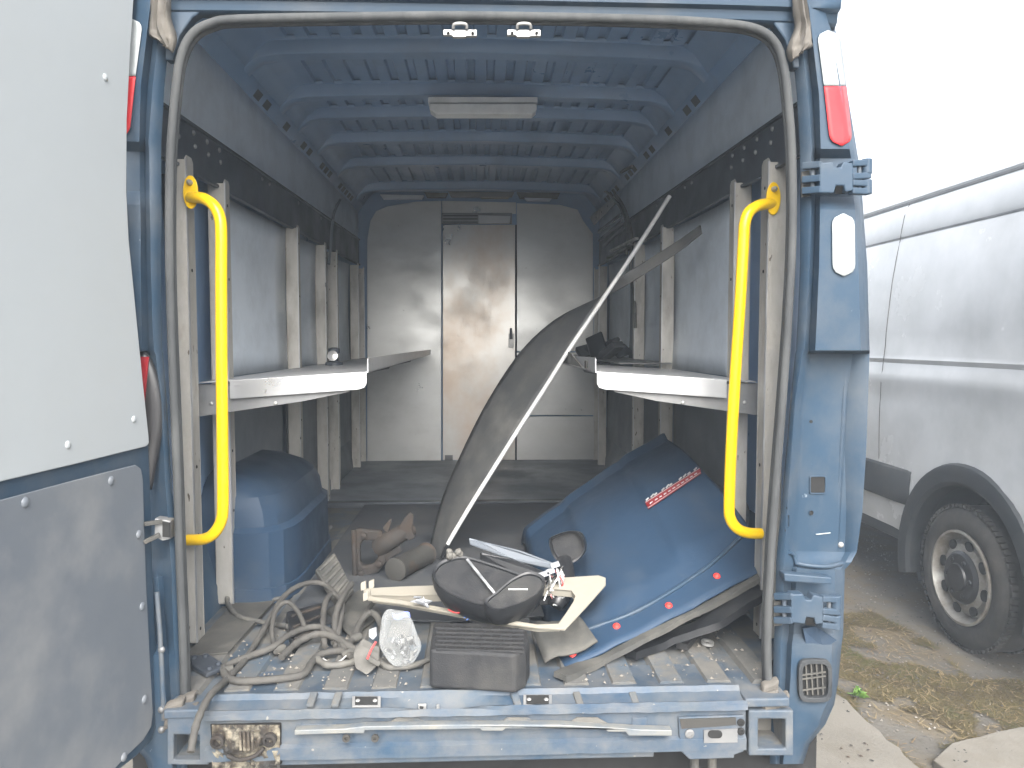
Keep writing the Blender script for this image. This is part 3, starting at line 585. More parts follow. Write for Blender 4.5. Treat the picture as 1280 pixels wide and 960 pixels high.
# --- inner walls
CZ = CAMP.z
for sx in (-1, 1):
    nm = 'left' if sx < 0 else 'right'
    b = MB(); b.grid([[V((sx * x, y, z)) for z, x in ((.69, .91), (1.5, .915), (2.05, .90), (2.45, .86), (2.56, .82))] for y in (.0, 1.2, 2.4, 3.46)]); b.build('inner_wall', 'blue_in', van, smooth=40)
    # upper liner between roof rail and black rail
    b = MB(); b.grid([[V((sx * (.862 - .02 * t - .012 * math.sin(math.pi * t)), lerp(.05, 3.42, k / 24), lerp(2.10, 2.475, t) + 0)) for t in (0, .25, .5, .75, 1)] for k in range(25)])
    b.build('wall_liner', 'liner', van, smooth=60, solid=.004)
    rl = MB().prism([V((sx * .835 - .012, .02, 2.035)), V((sx * .835 - .012, 3.36, 2.072)), V((sx * .835 - .012, 3.36, 2.245)), V((sx * .835 - .012, .02, 2.170))], (.024, 0, 0)).build('load_rail', 'rail', van, bevel=.003)
    for za, zb_ in ((2.032, 2.069), (2.164, 2.239)): MB().bar((sx * .822, .02, za), (sx * .822, 3.36, zb_), .016, .008).build('rail_flange', 'rail', rl)
    for k, yb in enumerate((.20, .32, .43, .54, 1.02, 1.12, 1.6, 2.1, 2.6)):
        for dz in (0, -.036):
            if k > 3 and dz: continue
            MB().dome(V((sx * .822, yb + (.01 if dz else 0), 2.145 + .02 * yb + dz)), (-sx, 0, 0), .008, .006, 10).build('bolt', 'zinc', rl, smooth=40)
    # cant rail along the roof edge
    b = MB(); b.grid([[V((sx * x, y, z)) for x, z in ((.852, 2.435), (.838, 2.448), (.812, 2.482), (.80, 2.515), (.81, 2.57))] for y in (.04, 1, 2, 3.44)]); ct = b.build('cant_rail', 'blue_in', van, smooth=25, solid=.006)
    for k in range(13):
        y = (.98, 1.1, 1.40, 1.72, 1.84, 2.14, 2.24, 2.34, 2.66, 2.76, 2.86, 2.96, 3.05)[k]; n_ = V((-sx * .8, 0, -.6)); c0 = V((sx * .824, y, 2.466)) + n_ * .004
        MB().obox(c0, V((0, .035, 0)), V((sx * .6, 0, -.8)).normalized() * .016, n_ * .002).build('rail_slot', 'rail', ct)
    # liners between the uprights
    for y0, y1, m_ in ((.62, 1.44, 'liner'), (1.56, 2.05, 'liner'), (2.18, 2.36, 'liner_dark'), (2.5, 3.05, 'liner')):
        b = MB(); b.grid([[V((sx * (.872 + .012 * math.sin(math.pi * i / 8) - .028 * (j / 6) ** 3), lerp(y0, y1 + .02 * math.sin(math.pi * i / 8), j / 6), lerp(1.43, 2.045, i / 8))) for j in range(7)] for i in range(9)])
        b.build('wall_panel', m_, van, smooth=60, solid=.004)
    for y0, y1 in ((.62, 1.5), (1.58, 2.35), (2.45, 3.3)):
        MB().box(sx * .885 - .003, sx * .885 + .003, y0, y1, .72, 1.40).build('wall_panel', 'liner_dark', van)
    # body rib seen between the first two uprights
    b = MB(); b.bar((sx * .90, .30, 2.03), (sx * .89, .42, 1.44), .05, .02, V((1, 0, 0))); b.build('body_rib', 'blue', van, bevel=.004)
    MB().bar((sx * .888, .285, 2.0), (sx * .878, .405, 1.5), .012, .008, V((1, 0, 0))).build('body_rib', 'rail', van)
UPL = [(.225, .06), (.54, .052), (1.50, .05), (2.10, .05), (2.42, .05), (3.17, .045), (3.42, .04)]
UPR = [(.19, .06), (.47, .055), (1.42, .052), (2.02, .05), (3.2, .045), (3.42, .04)]
def upright(sx, y, wd, zt=2.062, zb=.705):
    x = sx * .812; t = .003; d = .04
    b = MB(); b.prism([V((x - sx * .012, y - wd / 2, zb)), V((x - sx * .012, y - wd / 2, zt - .012)), V((x - sx * .012, y - wd * .3, zt)), V((x - sx * .012, y + wd * .3, zt)), V((x - sx * .012, y + wd / 2, zt - .012)), V((x - sx * .012, y + wd / 2, zb))], (sx * t, 0, 0))
    for q in (-1, 1): b.box(min(x - sx * .012, x + sx * d), max(x - sx * .012, x + sx * d), y + q * wd / 2 - (t if q > 0 else 0), y + q * wd / 2 + (t if q < 0 else 0), zb, zt - .014)
    o = b.build('upright', 'alu', van, bevel=.0012)
    # face turned to the doorway
    MB().box(min(x - sx * .012, x + sx * .035), max(x - sx * .012, x + sx * .035), y - wd / 2 - .0035, y - wd / 2 - .0008, zb + .004, zt - .02).build('upright_flange', 'alu', o)
    MB().box(min(x - sx * .016, x - sx * .012), max(x - sx * .016, x - sx * .012), y - wd / 2 - .003, y - wd / 2 + .003, zb, zt - .012).build('upright_lip', 'alu_shelf', o)
    for z in (zb + .03, zb + .3, 1.2, 1.75, zt - .08): MB().cyl(V((x - sx * .0125, y, z)), V((x - sx * .0135, y, z)), .005, 8).build('rivet_hole', 'hole', o)
    return o
for y, wd in UPL: upright(-1, y, wd)
for y, wd in UPR: upright(1, y, wd)

# --- shelves
def shelf(sx, xin, y0, y1, z=1.462, ylong=None):
    xo = .835; tl_ = lambda u: -.03 * (u - xin) / (xo - xin)
    b = MB(); b.prism([V((sx * xin, y0, z)), V((sx * xo, y0, z + tl_(xo))), V((sx * xo, y1, z + tl_(xo))), V((sx * xin, y1, z))], (0, 0, -.004))
    s_ = b.build('shelf', 'alu_shelf', van, bevel=.001)
    def X(u): return sx * u
    # turned-down end facing the doorway, with a rounded lower corner
    P = [(xo - .09, z - .001), (xin + .005, z - .001), (xin + .005, z - .036), (xin + .012, z - .047), (xin + .03, z - .052), (xo - .09, z - .056)]
    MB().prism([V((X(u), y0 - .004, zz + tl_(u))) for u, zz in P], (0, .004, 0)).build('shelf_end', 'alu_shelf', s_, bevel=.001)
    # upturned inner lip that tapers to the front
    zl = z + .042; P = [(y0 + .0, z - .004), (y0 + .0, zl - .004), (y0 + .02, zl), (y1, z + .03), (y1, z - .004)]
    MB().prism([V((X(xin), yy, zz)) for yy, zz in P], (X(.0035), 0, 0)).build('shelf_lip', 'alu_shelf', s_, bevel=.0008)
    # folded bracket below
    MB().prism([V((X(xo + .01), y0 + .012, z - .036)), V((X(xin + .06), y0 + .012, z - .05)), V((X(xin + .06), y0 + .012, z - .062)), V((X(xo - .30), y0 + .012, z - .09)), V((X(xo + .01), y0 + .012, z - .135))], (0, .004, 0)).build('shelf_bracket', 'zinc', s_, bevel=.001)
    for u in (xo - .03, xo - .22): MB().dome(V((X(u), y0 + .011, z - .095)), (0, -1, 0), .006, .004, 10).build('bracket_bolt', 'silver', s_, smooth=40)
    for yy in (lerp(y0, y1, .35), lerp(y0, y1, .7)): MB().prism([V((X(xo), yy, z - .038)), V((X(xin + .05), yy, z - .010)), V((X(xin + .06), yy, z - .03)), V((X(xo), yy, z - .11))], (0, .004, 0)).build('shelf_bracket', 'zinc', s_)
    for yy in (lerp(y0, y1, .1), lerp(y0, y1, .5)): MB().dome(V((X(xin + .03), yy, z - .002)), (0, 0, 1), .004, .002, 8).build('rivet', 'zinc', s_)
    return s_
sh_l = shelf(-1, .335, .36, 3.30); sh_r = shelf(1, .345, .33, 1.30)
MB().prism([wx(705, 437, .34), wx(714, 441, .34), wx(729, 459, .34), wx(700, 452, .34)], (-.004, 0, 0)).build('lip_end', 'dirtgrey', sh_r)
MB().obox(V((.341, .50, 1.478)), V((.002, 0, 0)), V((0, .022, 0)), V((0, 0, .012))).build('lip_sticker', 'brown', sh_r)
# wall side strip of shelf on the right, running on to the bulkhead
box('shelf_extension', 'zinc', van, .60, .835, 1.34, 3.25, 1.452, 1.458)

# --- yellow grab handles
def handle(pts, fl_):
    t = MB(); t.tube(cr(pts, 8), .0155, 14); h = t.build('grab_handle', 'yellow', van, smooth=60); h['label'] = 'yellow tubular grab handle'
    for c0, nn, hh in fl_:
        P = [c0 + V((.020 * math.cos(a), 0, hh * math.sin(a))) for a in (2 * math.pi * k / 20 for k in range(20))]
        MB().prism(P, (0, .006, 0)).build('handle_flange', 'yellow', h, bevel=.001)
        MB().dome(c0 + V((.0, 0, hh * .55)), (0, -1, 0), .008, .02, 10).build('handle_bolt', 'silver', h, smooth=40)
    return h
def hpts(L): return [at(x, y, Y) for x, y, Y in L]
handle(hpts([(238, 247, .185), (246, 247, .165), (256, 249, .15), (267, 257, .14), (274, 270, .135), (276.5, 290, .13), (276.5, 350, .13), (277, 450, .13), (278, 550, .13), (278.5, 630, .13), (276, 652, .135), (267, 667, .14), (254, 674, .15), (235, 675, .17)]), [(at(238, 240, .178), 0, .045)])
handle(hpts([(966, 255, .165), (958, 255, .15), (946, 258, .135), (936, 266, .125), (931, 280, .12), (929.5, 300, .12), (925, 380, .12), (919, 470, .12), (914, 560, .12), (911.5, 630, .12), (913, 648, .125), (921, 660, .13), (934, 666, .14), (951, 667, .15)]), [(at(967, 248, .15), 0, .045)])

# --- wheel housings
for sx in (-1, 1):
    OUT = [(.93, .525), (.74, .525), (.685, .54), (.645, .575), (.622, .63), (.612, .72), (.61, 1.15), (.63, 1.25), (.69, 1.31), (.76, 1.33), (.93, 1.33)]
    b = MB(); rows = []
    for zz, ins in ((0, -.004), (.05, .0), (.052, .006), (.235, .008), (.25, .03), (.30, .038), (.345, .06), (.38, .105), (.405, .17), (.42, .26)):
        rows.append([V((sx * min(x_ + ins * (.93 - x_) / .32 * 1.0, .93), lerp(y_, .93, min(ins * 1.5, .5)), FL - .005 + zz * (.78 if sx > 0 else 1))) for x_, y_ in OUT])
    b.grid(rows); b.poly(rows[-1]); b.build('wheel_housing', 'blue_dirty' if sx > 0 else 'blue_matt', van, smooth=24)

# --- roof: corrugated skin and cross ribs
ZR = CZ + 1.04; b = MB(); xs = []
x = -.70
while x < .70: xs += [(x, 0), (x + .042, 0), (x + .048, .014), (x + .070, .014)]; x += .076
row = [(-.80, -.085), (-.755, -.03), (-.72, -.005)] + xs + [(.72, -.005), (.755, -.03), (.80, -.085)]
b.grid([[V((u, y, ZR - .0 + z - .02 * (u / .8) ** 2)) for u, z in row] for y in [-.02 + k * .35 for k in range(11)]])
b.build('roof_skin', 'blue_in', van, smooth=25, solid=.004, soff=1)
RIB = [(.10, .12, .05), (.80, .085, .045), (1.26, .08, .045), (1.56, .06, .04), (1.98, .075, .045), (2.50, .075, .045), (3.2, .09, .05)]
for y, wd, dp in RIB:
    pth = [(-.842, -.145), (-.832, -.128), (-.79, -.075), (-.755, -.050), (-.70, -.038), (-.5, -.03), (0, -.022), (.5, -.03), (.70, -.038), (.755, -.050), (.79, -.075), (.832, -.128), (.842, -.145)]
    rows = []
    for yo, zo in ((-wd * .72, .03), (-wd * .5, .022), (-wd * .42, -dp * .35), (-wd * .36, -dp * .45), (wd * .36, -dp * .45), (wd * .42, -dp * .35), (wd * .5, .022), (wd * .72, .03)):
        rows.append([V((u, y + yo, ZR + z + zo * (1 if abs(u) < .8 else .6))) for u, z in cr2(pth) ] if False else [V((u, y + yo, ZR + z + zo * (1 if abs(u) < .8 else .6))) for u, z in pth])
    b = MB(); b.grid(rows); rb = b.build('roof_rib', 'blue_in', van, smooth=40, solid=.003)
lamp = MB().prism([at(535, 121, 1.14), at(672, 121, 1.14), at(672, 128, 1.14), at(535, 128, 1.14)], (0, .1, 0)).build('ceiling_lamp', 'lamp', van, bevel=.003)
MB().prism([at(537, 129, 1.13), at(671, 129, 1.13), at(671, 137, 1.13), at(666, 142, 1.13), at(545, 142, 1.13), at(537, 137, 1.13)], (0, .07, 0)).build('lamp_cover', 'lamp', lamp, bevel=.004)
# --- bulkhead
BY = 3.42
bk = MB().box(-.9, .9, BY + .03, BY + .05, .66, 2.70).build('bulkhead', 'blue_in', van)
def bp(name, pts, m, dy=0.0, t=.012, bv=.002): return MB().prism([at(x, y, BY + dy) for x, y in pts], (0, t, 0)).build(name, m, bk, bevel=bv)
bp('bulkhead_panel', [(459, 581), (459, 300), (463, 276), (470, 264), (484, 258), (520, 252), (551.5, 251), (551.5, 581)], 'steel')
bp('bulkhead_panel', [(646, 439), (646, 254), (700, 256), (722, 262), (729, 276), (741, 292), (741.5, 439)], 'steel')
bp('bulkhead_panel', [(646, 519), (646, 440.5), (741.5, 440.5), (741.5, 519)], 'steel')
bp('bulkhead_panel', [(646, 581), (646, 520.5), (741.5, 520.5), (741.5, 581)], 'steel')
bp('bulkhead_panel', [(552.5, 267), (552.5, 251), (645, 253), (645, 267)], 'steel', .004)
bp('bulkhead_door', [(553.5, 575), (553.5, 281), (644, 281), (644, 575)], 'steel_door', .004)
bp('door_track', [(552, 266), (552, 280), (640, 280), (640, 266)], 'zinc', -.012, .012)
for y in (269, 273, 277): bp('track_groove', [(554, y), (554, y + 1.3), (597, y + 1.3), (597, y)], 'hole', -.0135, .002, 0)
bp('door_closer', [(598, 269), (598, 279), (637, 279), (638, 270)], 'alu_shelf', -.035, .024)
bp('door_jamb', [(644.3, 281), (644.3, 575), (645.9, 575), (645.9, 281)], 'hole', -.004, .01, 0)
bp('door_latch', [(636, 417), (636, 434), (642, 435), (643, 417)], 'silver', -.03, .03)
bp('latch_handle', [(637.5, 410), (640, 410), (641, 424), (637, 424)], 'rail', -.045, .02)
bp('floor_plate', [(556, 569), (556, 579), (566, 579), (566, 569)], 'zinc', -.01, .01)
# bare cab trim above the bulkhead
for x0, x1, y0, y1, m_ in ((475, 530, 243, 249, 'liner'), (530, 560, 240, 247, 'dirtgrey'), (560, 643, 239, 246, 'zinc'), (598, 638, 244, 248, 'cream'), (646, 700, 240, 248, 'dirtgrey'), (655, 690, 247, 251, 'liner')):
    bp('trim_strip', [(x0, y0), (x1, y0 + 1), (x1 - 3, y1), (x0 + 4, y1)], m_, -.05 - .01 * random.random(), .03)
# loose bracket, cables and belt reel at the front right of the wall
br = MB().prism([wx(737, 272, .76), wx(768, 244, .80), wx(772, 252, .80), wx(742, 281, .76)], (.006, 0, 0)).build('cab_bracket', 'alu', van, bevel=.001)
for t in (.2, .45, .7): MB().dome(lerp(wx(740, 277, .76), wx(770, 248, .80), t) + V((-.001, 0, 0)), (-1, 0, 0), .007, .002, 8).build('bracket_hole', 'hole', br)
for pts in ([(769, 243), (778, 256), (786, 276), (790, 300), (788, 330), (793, 370), (794, 410)], [(750, 236), (762, 243), (776, 260), (784, 285), (783, 318)], [(757, 232), (766, 222), (775, 216), (790, 208)]):
    MB().tube(cr([wx(x, y, .80) for x, y in pts], 5), .009, 8).build('cable', 'cable_dark', van, smooth=60)
for k, (x, y) in enumerate(((760, 322), (764, 314))): MB().bar(wx(x, y, .78), wx(x + 32, y - 16, .80), .02, .014).build('trim_bar', 'alu' if k else 'dirtgrey', van, bevel=.002)
for k in range(3): MB().bar(wx(748 + 3 * k, 290 + 9 * k, .80), wx(776 + 2 * k, 268 + 8 * k, .80), .010, .02).build('trim_bar', 'liner_dark', van, bevel=.002)
MB().tube(cr([wx(425, 250, -.82), wx(417, 268, -.815), wx(414, 300, -.81), wx(411, 330, -.812)], 5), .008, 8).build('cable', 'liner_dark', van, smooth=60)

# --- open left rear door
D0 = at(183, 560, -.115); d1 = at(0, 606, -.58); D1 = V((d1.x, d1.y, D0.z)); du = (D1 - D0); du.z = 0; du.normalize(); dn = V((0, 0, 1)).cross(du); dn = -dn if dn.x < 0 else dn
def dp_(x, y, off=0.0): return onpl(x, y, D0, dn) + dn * off
def dz(u, z, off=0.0): q = D0 + du * u + dn * off; return V((q.x, q.y, z))
ex = [(-80, 172), (0, 168), (80, 163), (150, 159), (250, 160), (320, 165), (400, 172), (480, 180), (560, 187), (640, 190), (720, 192), (800, 196), (880, 200), (902, 199), (925, 190), (945, 172), (962, 150)]
edge = [dp_(x, y) for y, x in ex]; zt = 2.42
def door_outline(x_off, edge_tab, ztop, zbot_far, off):
    P = [dp_(x + x_off, y, off) for y, x in edge_tab]; return P
P = edge + [dz(.30, edge[-1].z - .015), dz(.74, edge[-1].z - .02), dz(.76, .75), dz(.76, 1.6), dz(.72, 2.25), dz(.62, zt), dz(.1, zt + .02)]
rd = MB().prism(P, -dn * .045).build('rear_door', 'blue', van, bevel=.006); rd['label'] = 'open left rear door with pale upper panel and grey lower panel'
up_e = [(-80, 163), (0, 163), (60, 159), (150, 154.5), (240, 154), (300, 157), (400, 167), (480, 175), (545, 182), (554, 182.5), (558, 179)]
P = [dp_(x, y, .003) for y, x in up_e] + [dp_(90, 580, .003), dp_(0, 601, .003), dz(.70, dp_(0, 601).z - .006, .003), dz(.72, 1.7, .003), dz(.68, 2.2, .003), dz(.6, zt - .04, .003), dz(.1, zt - .02, .003)]
MB().prism(P, dn * .005).build('door_panel', 'door_panel', rd, bevel=.002)
lo_e = [(581, 166), (586, 173), (600, 175.5), (660, 177), (740, 180), (820, 184), (890, 188), (908, 186), (925, 176), (945, 155)]
P = [dp_(x, y, .003) for y, x in lo_e] + [dz(.28, edge[-1].z + .012, .003), dz(.70, edge[-1].z + .01, .003), dz(.72, .8, .003), dz(.71, dp_(0, 624).z, .003), dp_(0, 624, .003), dp_(90, 600, .003)]
MB().prism(P, dn * .004).build('door_panel', 'door_lower', rd, bevel=.002)
for x, y in ((127, 97), (80, 556), (163, 524)): MB().dome(dp_(x, y, .008), dn, .0085, .004, 12).build('panel_stud', 'door_panel', rd, smooth=50)
for x, y in ((27, 628), (135, 601), (170, 668), (174, 758), (177, 874), (151, 946)): MB().dome(dp_(x, y, .007), dn, .0105, .005, 12).build('panel_stud', 'door_lower', rd, smooth=50)

# ================================================================== LOOSE THINGS IN THE VAN
# --- blue bonnet panel
HA, HD, HC, HB = fl(690, 838) + V((0, 0, .012)), at(648, 650, 1.22), at(818, 541, 1.22), at(966, 698, .22)
def hood(u, v):
    p = lerp(lerp(HA, HB, u), lerp(HD, HC, u), v)
    nn = ((HB - HA).cross(HD - HA)).normalized(); nn = nn if nn.z > 0 else -nn
    bul = .04 * math.sin(math.pi * min(max(u, 0), 1)) * math.sin(math.pi * min(max(v, 0), 1)) ** .8
    p = p + nn * bul + nn * .06 * max(u, 0) ** 1.5 * math.sin(math.pi * min(max(v, 0), 1))
    p = p + V((.004, -.012, -.006)) * (4 * u * (1 - u) * (1 - v) ** 3)
    for uc in (.22, .62): p = p + nn * .006 * math.tanh((u - uc - .10 * v) * 60) * (1 if .15 < v < .9 else .3)
    if v < .13: p = p - nn * .016 * (1 - math.exp(-((.13 - v) / .03) ** 2))
    if v > .84: p = p - V((0, 0, 1)) * .09 * ((v - .84) / .16) ** 1.6 + nn * .02
    if u < .04: p = p - nn * .05 * ((.04 - u) / .04) ** 1.5
    return p
def hn(u, v): return (hood(u + .005, v) - hood(u - .005, v)).cross(hood(u, v + .005) - hood(u, v - .005)).normalized()
def hfind(px, py):
    best = None
    for i in range(61):
        for j in range(61):
            x, y = proj(hood(i / 60, j / 60)); d = (x - px) ** 2 + (y - py) ** 2
            if best is None or d < best[0]: best = (d, i / 60, j / 60)
    d, u, v = best; s_ = 1 / 60
    for _ in range(24):
        for a, c in ((s_, 0), (-s_, 0), (0, s_), (0, -s_)):
            x, y = proj(hood(u + a, v + c)); e = (x - px) ** 2 + (y - py) ** 2
            if e < d: d, u, v = e, u + a, v + c
        s_ *= .75
    return u, v
bon = thing('bonnet_panel', HA, 'dented blue bonnet panel with red decal leaning inside the van', 'bonnet')
b = MB(); b.grid([[hood(i / 60, j / 44) + V((0, 0, nrm(V((i * .12, j * .12, 2)), .006))) for i in range(61)] for j in range(45)])
b.build('skin', 'blue_matt', bon, smooth=60, solid=.006)
def hq(px, py, off): u, v = hfind(px, py); n_ = hn(u, v); n_ = n_ if n_.z > 0 else -n_; return hood(u, v) + n_ * (off + .003)
dcq = [hq(808, 634, .003), hq(875, 592, .003), hq(876, 599, .003), hq(811, 641, .003)]
b = MB(); n_ = 10
b.grid([[hq(lerp(808, 875, k / n_), lerp(629, 587, k / n_), .004) for k in range(n_ + 1)], [hq(lerp(812, 877, k / n_), lerp(638, 594, k / n_), .004) for k in range(n_ + 1)]])
dec = b.build('decal', 'darkred', bon, solid=.001)
for e0, e1 in (((809, 630), (875, 588)), ((812, 637), (876, 593.5))):
    MB().tube([hq(lerp(e0[0], e1[0], k / 8), lerp(e0[1], e1[1], k / 8), .006) for k in range(9)], .0010, 5).build('decal_line', 'reflector', dec)
for k in range(11):
    t = (k + .4) / 11; x, y = lerp(812, 872, t), lerp(633, 594, t); h = 1.6
    MB().tube([hq(x, y, .006), hq(x + 3, y - 2, .006)], .0022, 5).build('decal_mark', 'reflector', dec)
for t, h in ((.02, 3), (.1, 6), (.16, 2), (.3, 3), (.38, 6), (.44, 2), (.62, 3), (.70, 5), (.78, 2), (.9, 4)):
    x, y = lerp(808, 875, t), lerp(628, 586, t)
    MB().tube([hq(x, y, .005), hq(x + 3, y - 2 - h * .3, .005)], .0028, 5).build('decal_mark', 'reflector', dec)
for x, y in ((716, 819), (771, 784), (836, 758), (896, 721)):
    p = hq(x, y, .0); MB().lathe(p, (0, -.5, .85), [(.011, 0), (.010, .003), (.006, .006), (.004, .009)], 10).build('clip', 'redclip', bon, smooth=40)
cl = [(704, 800), (740, 786), (790, 768), (840, 740), (890, 705), (930, 668)]
MB().tube(cr([hq(x, y, .0) for x, y in cl], 5), .006, 8).build('crease', 'blue', bon, smooth=60)
# --- torn bumper strips lying under the bonnet edge
def strip_thing(name, pts, wd, h, m, label, cat, z=0):
    P = cr([V(p) for p in pts], 6); rows = []
    for i, p in enumerate(P):
        t = (P[min(i + 1, len(P) - 1)] - P[max(i - 1, 0)]).normalized(); s_ = t.cross(V((0, 0, 1))).normalized()
        k = 1 + .25 * mnoise.noise(V((i * .4, wd * 90, 0))); rows.append([p + s_ * wd * .5 * k, p + s_ * wd * .46 * k + V((0, 0, h)), p - s_ * wd * .1 + V((0, 0, h * 1.25)), p - s_ * wd * .46 * k + V((0, 0, h)), p - s_ * wd * .5 * k])
    b = MB(); b.grid(rows, True); n_ = 5; L_ = len(rows)
    b.f.append(tuple(range(n_))); b.f.append(tuple((L_ - 1) * n_ + k for k in range(n_)))
    return tag(b.build(name, m, smooth=40), label, cat)
strip_thing('grille_strip', [fl(700, 850) + V((0, 0, .002)), fl(745, 830), at(800, 800, .06), at(860, 770, .12), at(915, 742, .17), at(950, 722, .20)], .05, .014, 'rubber', 'long grey plastic strip under the lower edge of the blue bonnet', 'trim')
strip_thing('bumper_trim', [fl(785, 822) + V((0, 0, .003)), fl(825, 810) + V((0, 0, .01)), at(880, 786, .10), at(925, 758, .14), at(950, 742, .18)], .07, .02, 'black', 'black plastic bumper trim below the bonnet beside the right pillar', 'trim')
strip_thing('plastic_bracket', [fl(852, 812), fl(880, 785) + V((0, 0, .012)), fl(920, 750) + V((0, 0, .02))], .035, .016, 'black_grain', 'short black plastic piece on the dusty floor beside the small ring', 'bracket')
p = fl(884, 806)
tag(MB().lathe(p, (.1, -.1, 1), [(.018, .003), (.018, .010), (.010, .010), (.010, .003), (.018, .003)], 20, cap=False).build('washer_ring', 'silver', smooth=30), 'small silver ring lying on the dusty floor at right', 'ring')
MB().cyl(p + V((0, 0, .003)), p + V((0, 0, .006)), .010, 12)
# --- twisted dark sheet with white edge
RW = [(837, 245, .99), (812, 285, .99), (786, 325, .99), (762, 361, .99), (738, 397, .99), (711, 437, .98), (683, 482, .97), (652, 530, .97), (618, 584, .96), (588, 632, .96), (563, 674, .96), (552, 696, .97)]
RA = [(876, 282, .84), (846, 302, .92), (808, 326, 1.00), (770, 350, 1.04), (741, 385, 1.02), (711, 437, .99), (683, 482, .98), (652, 530, .98), (618, 584, .97), (588, 632, .97), (563, 674, .97), (552, 696, .98)]
RB = [(878, 292, .82), (850, 314, .92), (812, 339, 1.00), (772, 362, 1.08), (728, 381, 1.15), (690, 402, 1.18), (650, 440, 1.2), (610, 500, 1.2), (577, 565, 1.18), (552, 625, 1.14), (538, 680, 1.06), (534, 708, 1.0)]
ew = cr([at(*p) for p in RW], 5); ea = cr([at(*p) for p in RA], 5); eb = cr([at(*p) for p in RB], 5); rib = []
for i, (a, c) in enumerate(zip(ea, eb)):
    t = i / (len(ea) - 1); nn = (c - a).cross(ea[min(i + 1, len(ea) - 1)] - ea[max(i - 1, 0)]).normalized(); nn = nn if nn.y < 0 else -nn
    rib.append([lerp(a, c, k / 8) + nn * (.008 * math.sin(math.pi * k / 8) * math.sin(math.pi * t) * (1 if t > .35 else .15)) for k in range(9)])
sh = thing('rubber_sheet', V((ea[-1].x, ea[-1].y, FL)), 'long twisted dark sheet with a white edge leaning across the van', 'sheet')
MB().grid(rib).build('sheet', 'sheet', sh, smooth=60, solid=.005)
MB().tube([p + V((0, -.003, 0)) for p in ew[:-4]], .0082, 8).build('edge_trim', 'white', sh, smooth=60)
MB().tube([p + V((0, -.003, 0)) for p in ew[-5:]], .007, 8).build('edge_trim', 'black', sh, smooth=60)

# --- black wing mirror shell
def bowl(parent, name, rim, depth_v, face_in, m_shell, m_face, rimw=.12, Yf=None):
    R_ = cr(rim, 4, True); c0 = sum(R_, V()) / len(R_); n = len(R_)
    rows = [[lerp(p, c0, rimw * .55) + depth_v * .03 for p in R_], R_, [lerp(p, c0, -.03) + depth_v * .12 for p in R_], [lerp(p, c0, .0) + depth_v * .4 for p in R_], [lerp(p, c0, .13) + depth_v * .75 for p in R_], [lerp(p, c0, .35) + depth_v * .95 for p in R_], [lerp(p, c0, .8) + depth_v for p in R_]]
    b = MB(); b.grid(rows, True); o = len(b.v); b.f.append(tuple(range((len(rows) - 1) * n, len(rows) * n)))
    sh_ = b.build(name, m_shell, parent, smooth=50)
    b = MB(); b.grid([[lerp(p, c0, rimw * .6) + depth_v * face_in for p in R_], [lerp(p, c0, .55) + depth_v * (face_in + .02) for p in R_], [lerp(p, c0, .95) + depth_v * (face_in + .01) for p in R_]], True)
    b.f.append(tuple(range(2 * n, 3 * n))); b.build('face', m_face, sh_, smooth=40)
    b = MB(); b.grid([[lerp(p, c0, rimw * .55) + depth_v * .03 for p in R_], [lerp(p, c0, rimw * .6) + depth_v * face_in for p in R_]], True); b.build('rim', m_shell, sh_, smooth=40)
    return sh_
mp_ = fl(610, 782); mm = thing('wing_mirror', mp_, 'large black wing mirror shell without glass on the cream trim', 'mirror')
pn0 = at(600, 760, .04); pnn = V((-.08, -.52, .85)).normalized()
def mq(x, y, o=0.0): return onpl(x, y, pn0, pnn) + pnn * o
bowl(mm, 'housing', [mq(x, y) for x, y in ((541, 718), (546, 706), (560, 698), (580, 695), (610, 703), (648, 716), (660, 724), (648, 742), (625, 757), (600, 756), (570, 746), (550, 734))], V((.0, .03, -.085)), .10, 'black', 'black_grain', .10)
bowl(mm, 'side_housing', [mq(x, y, .02) for x, y in ((607, 758), (622, 745), (640, 730), (660, 721), (676, 724), (682, 732), (676, 745), (660, 756), (640, 764), (618, 768))], V((-.005, .03, -.075)), .10, 'black', 'black_grain', .16)
MB().bar(mq(584, 701, .006), mq(619, 744, .004), .007, .005, pnn).build('white_rod', 'alu_shelf', mm)
MB().bar(mq(636, 741, .014), mq(660, 741, .014), .003, .003, pnn).build('white_line', 'white', mm)
for k, (m_, pts) in enumerate((('wire_yellow', [(575, 757), (583, 765), (592, 768)]), ('wire_blue', [(580, 772), (592, 765), (606, 764)]), ('wire_blue', [(583, 775), (596, 768), (608, 768)]), ('wire_red', [(560, 762), (570, 766), (582, 764)]))):
    MB().tube(cr([at(x, y, .10) for x, y in pts], 5), .002, 6).build('wire', m_, mm, smooth=60)
q = mq(570, 693); b = MB()
for k in range(7): b.lathe(q + V((random.uniform(-.02, .02), random.uniform(-.012, .012), random.uniform(-.005, .012))), (random.uniform(-1, 1), random.uniform(-1, 1), 1), [(.003, -.01), (.009, -.004), (.010, .003), (.004, .010)], 7)
tag(b.build('foam_lump', 'dirtgrey'), 'crumbly beige foam lump on top edge of the black mirror shell', 'foam')
